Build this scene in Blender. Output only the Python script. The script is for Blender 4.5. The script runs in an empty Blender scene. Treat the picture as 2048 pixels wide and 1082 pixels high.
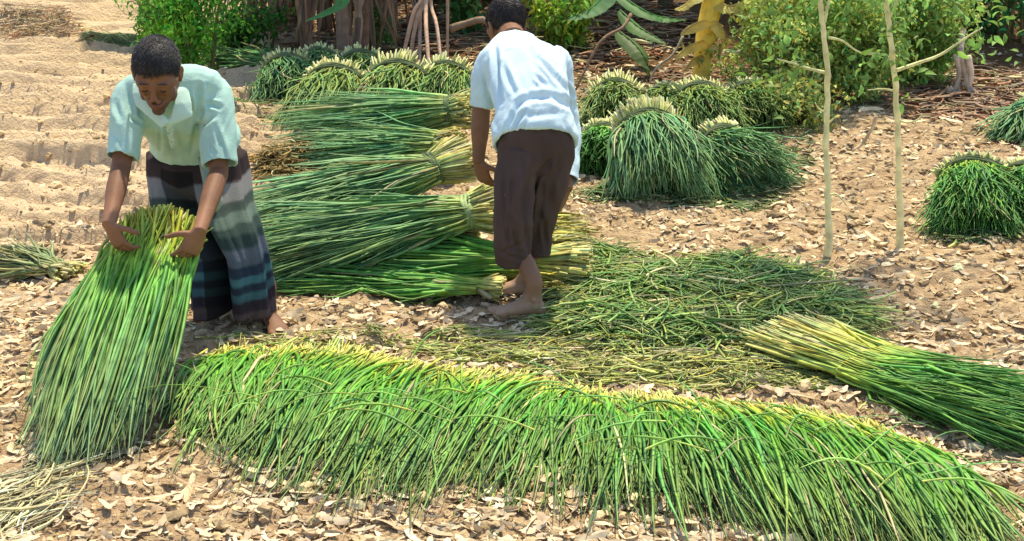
import bpy, bmesh, math, random
import numpy as np
from mathutils import Vector, Matrix, noise as mnoise

R = math.radians
scene = bpy.context.scene
col = scene.collection

# ------------------------------------------------------------------ camera, sky, sun, exposure
W, H, F = 2048, 1082, 3150.0
CAMH, PITCH = 2.2, R(17.6)
cam_d = bpy.data.cameras.new('camera')
cam = bpy.data.objects.new('camera', cam_d)
col.objects.link(cam)
cam.location = (0, 0, CAMH)
cam.rotation_euler = (R(90) - PITCH, 0, 0)
cam_d.sensor_width = 36
cam_d.lens = F / W * 36
cam_d.clip_end = 500
scene.camera = cam

SUN_EL, SUN_AZ = R(66), R(18)            # azimuth measured from +Y towards +X
world = bpy.data.worlds.new('World')
scene.world = world
world.use_nodes = True
wn = world.node_tree
sky = wn.nodes.new('ShaderNodeTexSky')
sky.sky_type = 'NISHITA'
sky.sun_disc = False
sky.sun_elevation = SUN_EL
sky.sun_rotation = SUN_AZ
bg = wn.nodes['Background']
bg.inputs[1].default_value = 0.14
wn.links.new(sky.outputs[0], bg.inputs[0])
sl = bpy.data.lights.new('sun', 'SUN')
sl.energy = 3.6
sl.angle = R(2.0)
sl.color = (1, 0.88, 0.64)
sun = bpy.data.objects.new('sun', sl)
col.objects.link(sun)
sd = Vector((math.sin(SUN_AZ) * math.cos(SUN_EL), math.cos(SUN_AZ) * math.cos(SUN_EL), math.sin(SUN_EL)))
sun.rotation_euler = sd.to_track_quat('Z', 'Y').to_euler()
sun.location = (0, 0, 12)
scene.view_settings.view_transform = 'Standard'
scene.view_settings.look = 'None'
scene.view_settings.gamma = 1
scene.view_settings.exposure = 0.80

# ------------------------------------------------------------------ measuring helpers
def ray(px, py):
    f = np.array([0, math.cos(PITCH), -math.sin(PITCH)])
    u = np.array([0, math.sin(PITCH), math.cos(PITCH)])
    return f * F + np.array([1.0, 0, 0]) * (px - W / 2) + u * (H / 2 - py)

def P(px, py, Y):
    r = ray(px, py)
    t = Y / r[1]
    return np.array([0, 0, CAMH]) + r * t

def G(px, py, z=0.0):
    r = ray(px, py)
    t = (z - CAMH) / r[2]
    return np.array([0, 0, CAMH]) + r * t

def unit(v):
    v = np.asarray(v, float)
    return v / (np.linalg.norm(v) + 1e-12)

# ------------------------------------------------------------------ noise
def _hash(ix, iy, seed):
    n = (ix.astype(np.int64) * 374761393 + iy.astype(np.int64) * 668265263 + seed * 974634777) & 0xffffffff
    n = ((n ^ (n >> 13)) * 1274126177) & 0xffffffff
    return ((n ^ (n >> 16)) & 0xffff) / 65535.0

def vnoise(x, y, seed=0):
    x = np.asarray(x, float); y = np.asarray(y, float)
    ix = np.floor(x); iy = np.floor(y)
    fx = x - ix; fy = y - iy
    fx = fx * fx * (3 - 2 * fx); fy = fy * fy * (3 - 2 * fy)
    a = _hash(ix, iy, seed); b = _hash(ix + 1, iy, seed)
    c = _hash(ix, iy + 1, seed); d = _hash(ix + 1, iy + 1, seed)
    return (a * (1 - fx) + b * fx) * (1 - fy) + (c * (1 - fx) + d * fx) * fy - 0.5

def sstep(a, b, x):
    t = np.clip((x - a) / (b - a), 0, 1)
    return t * t * (3 - 2 * t)

def gh(x, y):
    """height of the ground"""
    x = np.asarray(x, float); y = np.asarray(y, float)
    h = 0.05 * vnoise(x / 1.3, y / 1.3, 1) + 0.045 * vnoise(x / .33, y / .33, 2)
    near = 1 - sstep(14, 20, y)
    c = np.maximum(0, vnoise(x / .11, y / .085, 3)) ** 1.2
    h = h + near * (0.07 * c + 0.024 * vnoise(x / .05, y / .04, 4) + 0.012 * vnoise(x / .022, y / .02, 5))
    fur = sstep(-1.0, -1.9, x) * sstep(6.6, 8.0, y)
    ph = (y * 3.2 + 1.6 * vnoise(x / 1.5, y / .9, 7) + .35 * vnoise(x / .25, y / .2, 8)) % 1.0
    h = h + fur * (0.135 * (sstep(0, .12, ph) - ph) * (.4 + 1.2 * np.abs(vnoise(x / .9, y / .5, 9) + .3)) + .03 * vnoise(x / .3, y / .06, 10))
    h = h + 0.30 * sstep(11.6, 14.0, y) * sstep(-1.5, 3.0, x)
    h = h + 0.2 * sstep(13, 22, y)
    return h

# ------------------------------------------------------------------ object helpers
def tag(o, label=None, cat=None, group=None, kind=None):
    if label: o['label'] = label
    if cat: o['category'] = cat
    if group: o['group'] = group
    if kind: o['kind'] = kind
    return o

def empty(name, loc):
    o = bpy.data.objects.new(name, None)
    o.empty_display_size = 0.1
    o.location = [float(c) for c in loc]
    col.objects.link(o)
    return o

def world_origin(p):
    o = np.zeros(3)
    while p is not None:
        o += np.array(p.location); p = p.parent
    return o

def mesh_np(name, V, Fc, mat=None, parent=None, origin=None, cols=None, smooth=True, nper=4):
    """V (n,3), Fc (m,nper) -> object; V in world coordinates, moved to the origin of the thing"""
    V = np.asarray(V, float)
    if parent is not None:
        origin = world_origin(parent)
    if origin is None:
        origin = (0, 0, 0)
    V = V - np.asarray(origin, float)
    me = bpy.data.meshes.new(name)
    me.vertices.add(len(V))
    me.vertices.foreach_set('co', V.astype(np.float32).ravel())
    Fc = np.asarray(Fc, np.int32)
    m, k = Fc.shape
    me.loops.add(m * k)
    me.loops.foreach_set('vertex_index', Fc.ravel())
    me.polygons.add(m)
    me.polygons.foreach_set('loop_start', np.arange(0, m * k, k, dtype=np.int32))
    me.polygons.foreach_set('loop_total', np.full(m, k, np.int32))
    me.update(calc_edges=True)
    me.polygons.foreach_set('use_smooth', np.full(m, smooth, bool))
    if cols is not None:
        a = me.color_attributes.new('Col', 'FLOAT_COLOR', 'POINT')
        c4 = np.ones((len(V), 4), np.float32); c4[:, :3] = cols
        a.data.foreach_set('color', c4.ravel())
    o = bpy.data.objects.new(name, me)
    col.objects.link(o)
    if mat: me.materials.append(mat)
    if parent is not None:
        o.parent = parent
    else:
        o.location = [float(c) for c in origin]
    return o

class Geo:
    """collects closed pieces"""
    def __init__(s): s.V = []; s.F = []; s.C = []; s.n = 0
    def add(s, V, Fc, c=None):
        V = np.asarray(V, float)
        s.V.append(V)
        s.F += [tuple(i + s.n for i in f) for f in Fc]
        s.C.append(np.tile(np.array(c if c is not None else (1, 1, 1), float), (len(V), 1)))
        s.n += len(V)
    def rings(s, rings, c=None, cap=True):
        n = len(rings[0]); m = len(rings)
        V = np.concatenate(rings)
        Fc = []
        for i in range(m - 1):
            for j in range(n):
                k = (j + 1) % n
                Fc.append((i * n + j, i * n + k, (i + 1) * n + k, (i + 1) * n + j))
        if cap:
            Fc.append(tuple(reversed(range(n))))
            Fc.append(tuple((m - 1) * n + j for j in range(n)))
        s.add(V, Fc, c)
    def tube(s, pts, rad, n=10, c=None, sub=3, up=(0.13, 0.2, 0.97)):
        pts = [np.asarray(p, float) for p in pts]
        rad = list(rad)
        Q, Rr = smooth_path(pts, rad, sub)
        T = np.gradient(Q, axis=0)
        T /= np.linalg.norm(T, axis=1)[:, None] + 1e-12
        a = np.cross(T[0], up)
        if np.linalg.norm(a) < 1e-3: a = np.cross(T[0], (1, 0, 0))
        a = unit(a)
        rings = []
        th = np.linspace(0, 2 * math.pi, n, endpoint=False)
        for q, r, t in zip(Q, Rr, T):
            a = unit(a - t * np.dot(a, t))
            b = np.cross(t, a)
            rings.append(q + r * (np.cos(th)[:, None] * a + np.sin(th)[:, None] * b))
        s.rings(rings, c)
    def ell(s, cen, rad, M=None, n=16, m=10, c=None):
        """ellipsoid; M rows = local axes"""
        cen = np.asarray(cen, float)
        M = np.eye(3) if M is None else np.asarray(M, float)
        th = np.linspace(0, 2 * math.pi, n, endpoint=False)
        rings = []
        for ph in np.linspace(-math.pi / 2 + .12, math.pi / 2 - .12, m):
            l = np.stack([np.cos(th) * math.cos(ph) * rad[0], np.sin(th) * math.cos(ph) * rad[1],
                          np.full(n, math.sin(ph) * rad[2])], 1)
            rings.append(cen + l @ M)
        s.rings(rings, c)
    def obj(s, name, mat, parent=None, origin=None, smooth=True, colors=True):
        V = np.concatenate(s.V)
        if parent is not None:
            origin = world_origin(parent)
        if origin is None: origin = (0, 0, 0)
        me = bpy.data.meshes.new(name)
        me.from_pydata((V - np.asarray(origin, float)).tolist(), [], s.F)
        me.polygons.foreach_set('use_smooth', np.full(len(s.F), smooth, bool))
        if colors:
            a = me.color_attributes.new('Col', 'FLOAT_COLOR', 'POINT')
            c4 = np.ones((len(V), 4), np.float32); c4[:, :3] = np.concatenate(s.C)
            a.data.foreach_set('color', c4.ravel())
        me.update()
        me.materials.append(mat)
        o = bpy.data.objects.new(name, me)
        col.objects.link(o)
        if parent is not None: o.parent = parent
        else: o.location = [float(c) for c in origin]
        return o

def smooth_path(pts, rad, sub):
    if len(pts) < 3 or sub < 2:
        return np.array(pts), np.array(rad)
    n = len(pts)
    Pp = [2 * pts[0] - pts[1]] + pts + [2 * pts[-1] - pts[-2]]
    Rp = [rad[0]] + list(rad) + [rad[-1]]
    Q = []; Rr = []
    for i in range(n - 1):
        p0, p1, p2, p3 = Pp[i:i + 4]
        for j in range(sub):
            t = j / sub
            Q.append(.5 * ((2 * p1) + (-p0 + p2) * t + (2 * p0 - 5 * p1 + 4 * p2 - p3) * t * t + (-p0 + 3 * p1 - 3 * p2 + p3) * t ** 3))
            tt = t * t * (3 - 2 * t)
            Rr.append(Rp[i + 1] * (1 - tt) + Rp[i + 2] * tt)
    Q.append(pts[-1]); Rr.append(rad[-1])
    return np.array(Q), np.array(Rr)

def fuse(geo, voxel, smooth=4):
    """union of the closed pieces as one continuous surface -> (V, F) in world coordinates"""
    me = bpy.data.meshes.new('tmp')
    me.from_pydata(np.concatenate(geo.V).tolist(), [], geo.F)
    o = bpy.data.objects.new('tmp', me)
    col.objects.link(o)
    m = o.modifiers.new('r', 'REMESH'); m.mode = 'VOXEL'; m.voxel_size = voxel
    if smooth:
        s = o.modifiers.new('s', 'SMOOTH'); s.iterations = smooth; s.factor = 0.5
    dg = bpy.context.evaluated_depsgraph_get()
    e = o.evaluated_get(dg)
    m2 = e.to_mesh()
    V = np.empty(len(m2.vertices) * 3, np.float32); m2.vertices.foreach_get('co', V)
    N = np.empty(len(m2.vertices) * 3, np.float32); m2.vertices.foreach_get('normal', N)
    L = np.empty(len(m2.loops), np.int32); m2.loops.foreach_get('vertex_index', L)
    V = V.reshape(-1, 3).astype(float); N = N.reshape(-1, 3).astype(float); L = L.reshape(-1, 4)
    e.to_mesh_clear()
    bpy.data.objects.remove(o); bpy.data.meshes.remove(me)
    return V, L, N

# ------------------------------------------------------------------ materials
def mat_new(name):
    m = bpy.data.materials.new(name); m.use_nodes = True
    return m, m.node_tree, m.node_tree.nodes['Principled BSDF']

def N_(nt, t, **kw):
    n = nt.nodes.new(t)
    for k, v in kw.items(): setattr(n, k, v)
    return n

def ramp(nt, stops):
    r = nt.nodes.new('ShaderNodeValToRGB')
    el = r.color_ramp.elements
    el[0].position, el[0].color = stops[0][0], (*stops[0][1], 1)
    el[1].position, el[1].color = stops[1][0], (*stops[1][1], 1)
    for p, c in stops[2:]:
        e = el.new(p); e.color = (*c, 1)
    return r

def attr_mat(name, rough=.6, transl=0.0, bump=0.0, bscale=60, var=0.25, vscale=14, spec=.3):
    """colour from the per-vertex colour, varied by a procedural noise"""
    m, nt, b = mat_new(name)
    a = N_(nt, 'ShaderNodeAttribute', attribute_name='Col')
    tc = N_(nt, 'ShaderNodeTexCoord')
    no = N_(nt, 'ShaderNodeTexNoise'); no.inputs['Scale'].default_value = vscale; no.inputs['Detail'].default_value = 5
    nt.links.new(tc.outputs['Object'], no.inputs['Vector'])
    mr = N_(nt, 'ShaderNodeMapRange')
    mr.inputs['From Min'].default_value = .3; mr.inputs['From Max'].default_value = .7
    mr.inputs['To Min'].default_value = 1 - var; mr.inputs['To Max'].default_value = 1 + var
    nt.links.new(no.outputs['Fac'], mr.inputs['Value'])
    mx = N_(nt, 'ShaderNodeVectorMath', operation='SCALE')
    nt.links.new(a.outputs['Color'], mx.inputs[0]); nt.links.new(mr.outputs[0], mx.inputs['Scale'])
    nt.links.new(mx.outputs[0], b.inputs['Base Color'])
    b.inputs['Roughness'].default_value = rough
    b.inputs['Specular IOR Level'].default_value = spec
    if bump:
        n2 = N_(nt, 'ShaderNodeTexNoise'); n2.inputs['Scale'].default_value = bscale; n2.inputs['Detail'].default_value = 6
        nt.links.new(tc.outputs['Object'], n2.inputs['Vector'])
        bp = N_(nt, 'ShaderNodeBump'); bp.inputs['Strength'].default_value = bump; bp.inputs['Distance'].default_value = .01
        nt.links.new(n2.outputs['Fac'], bp.inputs['Height']); nt.links.new(bp.outputs[0], b.inputs['Normal'])
    if transl:
        tr = N_(nt, 'ShaderNodeBsdfTranslucent'); nt.links.new(mx.outputs[0], tr.inputs['Color'])
        ms = N_(nt, 'ShaderNodeMixShader'); ms.inputs[0].default_value = transl
        nt.links.new(b.outputs[0], ms.inputs[1]); nt.links.new(tr.outputs[0], ms.inputs[2])
        nt.links.new(ms.outputs[0], nt.nodes['Material Output'].inputs['Surface'])
    return m

M_blade = attr_mat('seedling_blades', rough=.5, transl=.25, var=.28, vscale=22, spec=.35)
M_leaf = attr_mat('leaves', rough=.55, transl=.4, var=.25, vscale=9, spec=.35)
M_bark = attr_mat('bark', rough=.85, bump=.6, bscale=45, var=.3)
M_litter = attr_mat('dry_litter', rough=.8, transl=.1, var=.2, vscale=30, spec=.15)
M_clod = attr_mat('soil_clods', rough=.95, bump=.7, bscale=80, var=.25, vscale=20, spec=.1)
M_skin = attr_mat('skin', rough=.62, bump=.12, bscale=120, var=.12, vscale=14, spec=.3)
M_cloth = attr_mat('cotton', rough=.9, bump=.3, bscale=180, var=.13, vscale=6, spec=.15)
M_hair = attr_mat('hair', rough=.5, bump=.5, bscale=160, var=.35, vscale=90, spec=.4)

def ground_mat():
    m, nt, b = mat_new('dry_earth')
    g = N_(nt, 'ShaderNodeNewGeometry')
    def noise(sc, det=6, rough=.6, dist=0):
        n = N_(nt, 'ShaderNodeTexNoise'); n.inputs['Scale'].default_value = sc; n.inputs['Detail'].default_value = det
        n.inputs['Roughness'].default_value = rough; n.inputs['Distortion'].default_value = dist
        nt.links.new(g.outputs['Position'], n.inputs['Vector']); return n
    n1 = noise(1.1); n2 = noise(14, dist=1.2); n3 = noise(60)
    r1 = ramp(nt, [(.3, (.40, .27, .145)), (.7, (.62, .465, .25))])
    nt.links.new(n1.outputs['Fac'], r1.inputs[0])
    r2 = ramp(nt, [(.32, (.17, .10, .055)), (.47, (.42, .28, .165)), (.60, (.57, .42, .235)), (.72, (.78, .62, .40))])
    nt.links.new(n2.outputs['Fac'], r2.inputs[0])
    mx = N_(nt, 'ShaderNodeMix', data_type='RGBA'); mx.inputs['Factor'].default_value = .6
    nt.links.new(r1.outputs[0], mx.inputs['A']); nt.links.new(r2.outputs[0], mx.inputs['B'])
    # bare paler earth towards the far left, dark leaf mould under the trees
    sx = N_(nt, 'ShaderNodeSeparateXYZ'); nt.links.new(g.outputs['Position'], sx.inputs[0])
    def mrange(src, a, bb, c=0., d=1.):
        q = N_(nt, 'ShaderNodeMapRange'); q.inputs['From Min'].default_value = a; q.inputs['From Max'].default_value = bb
        q.inputs['To Min'].default_value = c; q.inputs['To Max'].default_value = d
        nt.links.new(src, q.inputs['Value']); return q.outputs[0]
    def mul(a, bb):
        q = N_(nt, 'ShaderNodeMath', operation='MULTIPLY'); nt.links.new(a, q.inputs[0]); nt.links.new(bb, q.inputs[1]); return q.outputs[0]
    pale = mul(mrange(sx.outputs['X'], -.8, -2.0), mrange(sx.outputs['Y'], 5.5, 8.5))
    mp = N_(nt, 'ShaderNodeMix', data_type='RGBA'); mp.inputs['B'].default_value = (.82, .63, .40, 1)
    sc = N_(nt, 'ShaderNodeMath', operation='MULTIPLY'); sc.inputs[1].default_value = .55; nt.links.new(pale, sc.inputs[0])
    nt.links.new(sc.outputs[0], mp.inputs['Factor']); nt.links.new(mx.outputs['Result'], mp.inputs['A'])
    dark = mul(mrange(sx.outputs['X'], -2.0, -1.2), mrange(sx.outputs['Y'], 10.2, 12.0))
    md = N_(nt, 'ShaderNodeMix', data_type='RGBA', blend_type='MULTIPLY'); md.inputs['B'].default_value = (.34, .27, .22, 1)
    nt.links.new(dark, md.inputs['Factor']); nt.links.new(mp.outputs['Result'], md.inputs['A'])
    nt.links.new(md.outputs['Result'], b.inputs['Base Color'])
    b.inputs['Roughness'].default_value = .95; b.inputs['Specular IOR Level'].default_value = .1
    ad = N_(nt, 'ShaderNodeMath', operation='ADD'); nt.links.new(n2.outputs['Fac'], ad.inputs[0]); nt.links.new(n3.outputs['Fac'], ad.inputs[1])
    bp = N_(nt, 'ShaderNodeBump'); bp.inputs['Strength'].default_value = .8; bp.inputs['Distance'].default_value = .03
    nt.links.new(ad.outputs[0], bp.inputs['Height']); nt.links.new(bp.outputs[0], b.inputs['Normal'])
    return m
M_ground = ground_mat()

# ------------------------------------------------------------------ ground
def axis_x():
    a = list(np.arange(-3.0, 3.0, .016))
    x = 3.0; s = .03
    pos = []
    while x < 90: pos.append(x); x += s; s = min(s * 1.12, 6)
    return np.array([-p for p in reversed(pos)] + a[1:] + pos)
def axis_y():
    neg = []; y = 3.9; s = .05
    while y > -40: neg.append(y); y -= s; s = min(s * 1.2, 6)
    a = []; y = 3.92
    while y < 16: a.append(y); y += .012 + .0022 * (y - 3.9)
    s = .1
    while y < 140: a.append(y); y += s; s = min(s * 1.15, 8)
    return np.array(list(reversed(neg)) + a)
gx, gy = axis_x(), axis_y()
XX, YY = np.meshgrid(gx, gy)
ZZ = gh(XX, YY)
nx, ny = len(gx), len(gy)
idx = np.arange(nx * ny).reshape(ny, nx)
GF = np.stack([idx[:-1, :-1], idx[:-1, 1:], idx[1:, 1:], idx[1:, :-1]], -1).reshape(-1, 4)
g = mesh_np('ground', np.stack([XX, YY, ZZ], -1).reshape(-1, 3), GF, M_ground)
tag(g, kind='structure')

# ------------------------------------------------------------------ blades: thousands of narrow tapering stems
GREEN = dict(root=(.60, .58, .16), low=(.34, .46, .05), mid=(.12, .36, .035), tip=(.22, .34, .14))
def blades_geo(C, w, rng, pal, prof=None, tfrac=None, bright=None, flat=.32):
    """C (N,K+1,3) centre lines, w (N,) widths -> V, F, colours.  triangular section, so they have thickness"""
    N, K1, _ = C.shape
    T = np.gradient(C, axis=1)
    T /= np.linalg.norm(T, axis=2, keepdims=True) + 1e-9
    ref = rng.normal(size=(N, 1, 3)) * .55 + np.array([0, 0, 1.0])
    S = np.cross(T, ref); S /= np.linalg.norm(S, axis=2, keepdims=True) + 1e-9
    U = np.cross(S, T)
    s = np.linspace(0, 1, K1)
    if prof is None: prof = np.interp(s, [0, .12, .45, .8, 1], [.75, .9, 1.0, .7, .12])
    ww = w[:, None, None] * prof[None, :, None] * .5
    V = np.stack([C - S * ww, C + U * ww * flat * 1.6, C + S * ww], 2)      # (N,K1,3,3)
    base = (np.arange(N)[:, None, None] * K1 + np.arange(K1 - 1)[None, :, None]) * 3
    j = np.arange(3)[None, None, :]; jn = (j + 1) % 3
    Fc = np.stack([base + j, base + jn, base + 3 + jn, base + 3 + j], -1).reshape(-1, 4)
    tf = s[None, :] * np.ones((N, 1)) if tfrac is None else tfrac
    keys = np.array([pal['root'], pal['low'], pal['mid'], pal['tip']])
    kp = pal.get('pos', [0.02, .2, .42, 1.0])
    c = np.stack([np.interp(tf, kp, keys[:, i]) for i in range(3)], -1)
    br = np.exp(rng.normal(size=(N, 1, 1)) * .22) if bright is None else bright[:, None, None]
    hue = rng.normal(size=(N, 1, 1)) * pal.get('hue', .09) + .04
    c = c * br * np.concatenate([1 + hue * 1.5, 1 + 0 * hue, 1 - hue], 2)
    dead = rng.random((N, 1, 1)) < pal.get('dead', .05)
    c = np.where(dead, np.array([.58, .52, .26]) * br, c)
    c = np.clip(c, .01, .85)
    Cc = np.repeat(c[:, :, None, :], 3, 2)
    return V.reshape(-1, 3), Fc, Cc.reshape(-1, 3)

def clampz(C, lift=.006):
    z = gh(C[..., 0], C[..., 1]) + lift
    C[..., 2] = np.maximum(C[..., 2], z)
    return C

class Blades:
    def __init__(s): s.V = []; s.F = []; s.C = []; s.n = 0
    def add(s, V, Fc, C):
        s.V.append(V); s.F.append(Fc + s.n); s.C.append(C); s.n += len(V)
    def obj(s, name, mat, parent=None, origin=None, smooth=True):
        return mesh_np(name, np.concatenate(s.V), np.concatenate(s.F), mat, parent, origin, np.concatenate(s.C), smooth)

def sheaf(label, root, tipdir, L, N, r_tie=.1, r_tip=.25, r_root=.14, Lroot=.12, tie=True, wide=1.0, flat=.7,
          droop=.1, pal=GREEN, w=.010, seed=0, group=None, bow=.05, cat='seedling bundle', parts=True, rootpal=None,
          K=9, tiecol=(.05, .07, .03), name='seedling_bundle', arch=0.0, lmin=.62, rw=.015):
    """a tied sheaf of seedlings. root = centre of the tie, tipdir = from tie to tips"""
    rng = np.random.default_rng(seed)
    root = np.asarray(root, float); d = unit(tipdir)
    s1 = unit(np.cross(d, (0, 0, 1))); s2 = np.cross(s1, d)
    base = np.array([root[0], root[1], float(gh(root[0], root[1]))])
    o = empty(name, base)
    tag(o, label, cat, group)
    th = rng.random(N) * 2 * math.pi
    rr = np.sqrt(rng.uniform(.12, 1, N))
    u, v = np.cos(th) * rr, np.sin(th) * rr
    s = np.linspace(0, 1, K)[None, :]
    Ls = L * rng.uniform(lmin, 1.06, (N, 1))
    Rr = r_tie + (r_tip - r_tie) * s ** .75
    wob = rng.normal(size=(N, 1)) * bow; wob2 = rng.normal(size=(N, 1)) * bow
    wig = rng.normal(size=(N, 1)) * .018 * np.sin(s * 8 + rng.random((N, 1)) * 6)
    C = (root[None, None] + d * (s * Ls)[..., None]
         + s1 * (u[:, None] * Rr * wide + wob * s ** 1.6 + wig)[..., None]
         + s2 * (v[:, None] * Rr * flat + wob2 * s ** 1.6)[..., None]
         + np.array([0, 0, -1.0]) * ((droop * s ** 2 - arch * np.sin(s * math.pi)) * L)[..., None])
    C = clampz(C, .006 + .03 * rng.random((N, 1)))
    b = Blades(); b.add(*blades_geo(C, w * rng.uniform(.6, 1.3, N), rng, pal, tfrac=.16 + .84 * s * np.ones((N, 1)),
                                    prof=np.interp(np.linspace(0, 1, K), [0, .5, .8, 1], [.8, 1, .7, .15])))
    # root ends behind the tie
    n2 = max(30, int(N * .8))
    th = rng.random(n2) * 2 * math.pi; rr = np.sqrt(rng.uniform(.05, 1, n2)); u, v = np.cos(th) * rr, np.sin(th) * rr
    s = np.linspace(0, 1, 5)[None, :]
    Rr = r_tie + (r_root - r_tie) * s ** .8
    wob = rng.normal(size=(n2, 1)) * rw; wob3 = rng.normal(size=(n2, 1)) * rw
    C = (root[None, None] - d * (s * Lroot * rng.uniform(.55, 1.15, (n2, 1)))[..., None]
         + s1 * (u[:, None] * Rr * wide + wob * s)[..., None] + s2 * (v[:, None] * Rr * flat + wob3 * .35 * s)[..., None])
    C = clampz(C)
    rp = rootpal or dict(root=pal['low'], low=tuple(np.array(pal['low']) * .5 + np.array(pal['root']) * .5), mid=pal['root'], tip=(.72, .70, .28), dead=.1, pos=[0, .3, .6, 1])
    rb = Blades(); rb.add(*blades_geo(C, w * 1.25 * rng.uniform(.7, 1.3, n2), rng, rp, prof=np.array([.8, 1, 1.1, 1, .6])))
    b.obj('leaf_blades', M_blade, o)
    rb.obj('root_ends', M_blade, o)
    if tie:
        g = Geo()
        a = np.linspace(0, 2 * math.pi, 28)
        for k in range(3):
            off = (k - 1) * .014
            pts = [root + d * (off + .006 * math.sin(3 * t + k)) + s1 * math.cos(t) * r_tie * wide * 1.06 + s2 * math.sin(t) * r_tie * flat * 1.06 for t in a]
            for p in pts: p[2] = max(p[2], float(gh(p[0], p[1])) + .01)
            g.tube(pts, [.009 + .003 * math.sin(i * 1.3 + k) for i in range(len(pts))], n=6, c=tiecol, sub=1)
        g.obj('tie_band', M_bark, o)
    return o

# ------------------------------------------------------------------ generic leaves
def leaves_geo(Cn, D, Nn, L, Wd, cols, bend=.25):
    """Cn base points, D directions, Nn approx normals, L lengths, Wd widths -> quads"""
    D = D / (np.linalg.norm(D, axis=1, keepdims=True) + 1e-9)
    S = np.cross(D, Nn); S /= np.linalg.norm(S, axis=1, keepdims=True) + 1e-9
    U = np.cross(S, D)
    st = [0, .3, .65, 1.0]; wd = [.12, 1, .8, .06]; up = [0, .04, -.02, -bend]
    rows = []
    for a, b, c in zip(st, wd, up):
        c0 = Cn + D * (a * L)[:, None] + U * (c * L)[:, None]
        hw = (b * Wd * .5)[:, None]
        rows += [c0 - S * hw + U * hw * .35, c0, c0 + S * hw + U * hw * .35]
    V = np.stack(rows, 1)        # (N,12,3)
    n = len(Cn)
    fs = []
    for i in range(3):
        for j in range(2):
            fs.append([i * 3 + j, i * 3 + j + 1, (i + 1) * 3 + j + 1, (i + 1) * 3 + j])
    Fc = (np.arange(n)[:, None, None] * 12 + np.array(fs)[None]).reshape(-1, 4)
    return V.reshape(-1, 3), Fc, np.repeat(cols, 12, 0)

def shrub(label, base, height, rad, nleaf, leafL, colr, seed, group=None, nst=7, cat='shrub', name='shrub', lift=.0, aspect=.42, stemcol=(.2, .16, .07), gapp=.5):
    rng = np.random.default_rng(seed)
    base = np.array([base[0], base[1], float(gh(base[0], base[1]))])
    o = empty(name, base); tag(o, label, cat, group)
    gs = Geo(); tips = []
    for i in range(nst):
        a = rng.random() * 6.28; rr = rad * math.sqrt(rng.random())
        top = base + np.array([math.cos(a) * rr, math.sin(a) * rr, height * rng.uniform(.55, 1.0)])
        mid = base + (top - base) * .5 + rng.normal(size=3) * .05 * height + np.array([0, 0, height * .06])
        b0 = base + np.array([math.cos(a), math.sin(a), 0]) * rad * .18; b0[2] -= .03
        gs.tube([b0, mid, top], [.014 * height ** .5, .009 * height ** .5, .003], n=6, c=stemcol)
        for k in range(9):
            t = rng.uniform(.15, 1)
            p = b0 * (1 - t) ** 2 + 2 * mid * t * (1 - t) + top * t * t
            q = p + rng.normal(size=3) * np.array([.22, .22, .14]) * max(rad, .3)
            q[2] = max(q[2], base[2] + .03 + lift)
            gs.tube([p, q], [.004, .002], n=4, c=stemcol, sub=1)
            tips.append(q)
    gs.obj('stems', M_bark, o)
    tips = np.array(tips)
    k = rng.integers(0, len(tips), nleaf)
    Cn = tips[k] + rng.normal(size=(nleaf, 3)) * rad * np.array([.17, .17, .13])
    Cn[:, 2] = np.maximum(Cn[:, 2], gh(Cn[:, 0], Cn[:, 1]) + .01)
    D = rng.normal(size=(nleaf, 3)) + np.array([0, 0, -.25])
    Nn = rng.normal(size=(nleaf, 3)) * .6 + np.array([0, 0, 1])
    L = leafL * rng.uniform(.5, 1.3, nleaf)
    c = np.array(colr)[None] * np.exp(rng.normal(size=(nleaf, 1)) * .3) * np.exp(rng.normal(size=(len(tips), 1)) * .3)[k]
    c = c * (1 + rng.normal(size=(nleaf, 1)) * .18 * np.array([[1.5, 0, -.5]]))
    V, Fc, C = leaves_geo(Cn, D, Nn, L, L * aspect, np.clip(c, .01, .8))
    mesh_np('foliage', V, Fc, M_leaf, o, cols=C)
    return o

# ================================================================== people
def sect(geo, secs, n=28, sub=4, cap=True):
    """loft of elliptical sections: (centre, rx, ry, side vector, depth vector)"""
    cs = [np.concatenate([s[0], [s[1], s[2]], s[3], s[4]]) for s in secs]
    Q, _ = smooth_path(cs, [0] * len(cs), sub)
    th = np.linspace(0, 2 * math.pi, n, endpoint=False)
    rings = []
    for q in Q:
        S = unit(q[5:8]); D = unit(q[8:11])
        e = .86                                   # a little boxier than an ellipse
        ct = np.sign(np.cos(th)) * np.abs(np.cos(th)) ** e; st = np.sign(np.sin(th)) * np.abs(np.sin(th)) ** e
        rings.append(q[:3] + ct[:, None] * S * q[3] + st[:, None] * D * q[4])
    geo.rings(rings, cap=cap)

def cuff_tube(geo, pts, rad, n=22, depth=.05, wall=.009):
    """a sleeve or trouser leg that ends in a real hollow opening"""
    Q, Rr = smooth_path([np.asarray(p, float) for p in pts], list(rad), 4)
    T = np.gradient(Q, axis=0); T /= np.linalg.norm(T, axis=1)[:, None]
    a = unit(np.cross(T[0], (0.1, 1, 0.2)))
    th = np.linspace(0, 2 * math.pi, n, endpoint=False)
    rings = []
    for q, r, t in zip(Q, Rr, T):
        a = unit(a - t * np.dot(a, t)); b = np.cross(t, a)
        rings.append(q + r * (np.cos(th)[:, None] * a + np.sin(th)[:, None] * b))
    q, r = Q[-1], Rr[-1]
    for dd in (0, depth * .5, depth):
        rings.append(q - t * dd + (r - wall) * (np.cos(th)[:, None] * a + np.sin(th)[:, None] * b))
    geo.rings(rings)

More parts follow.
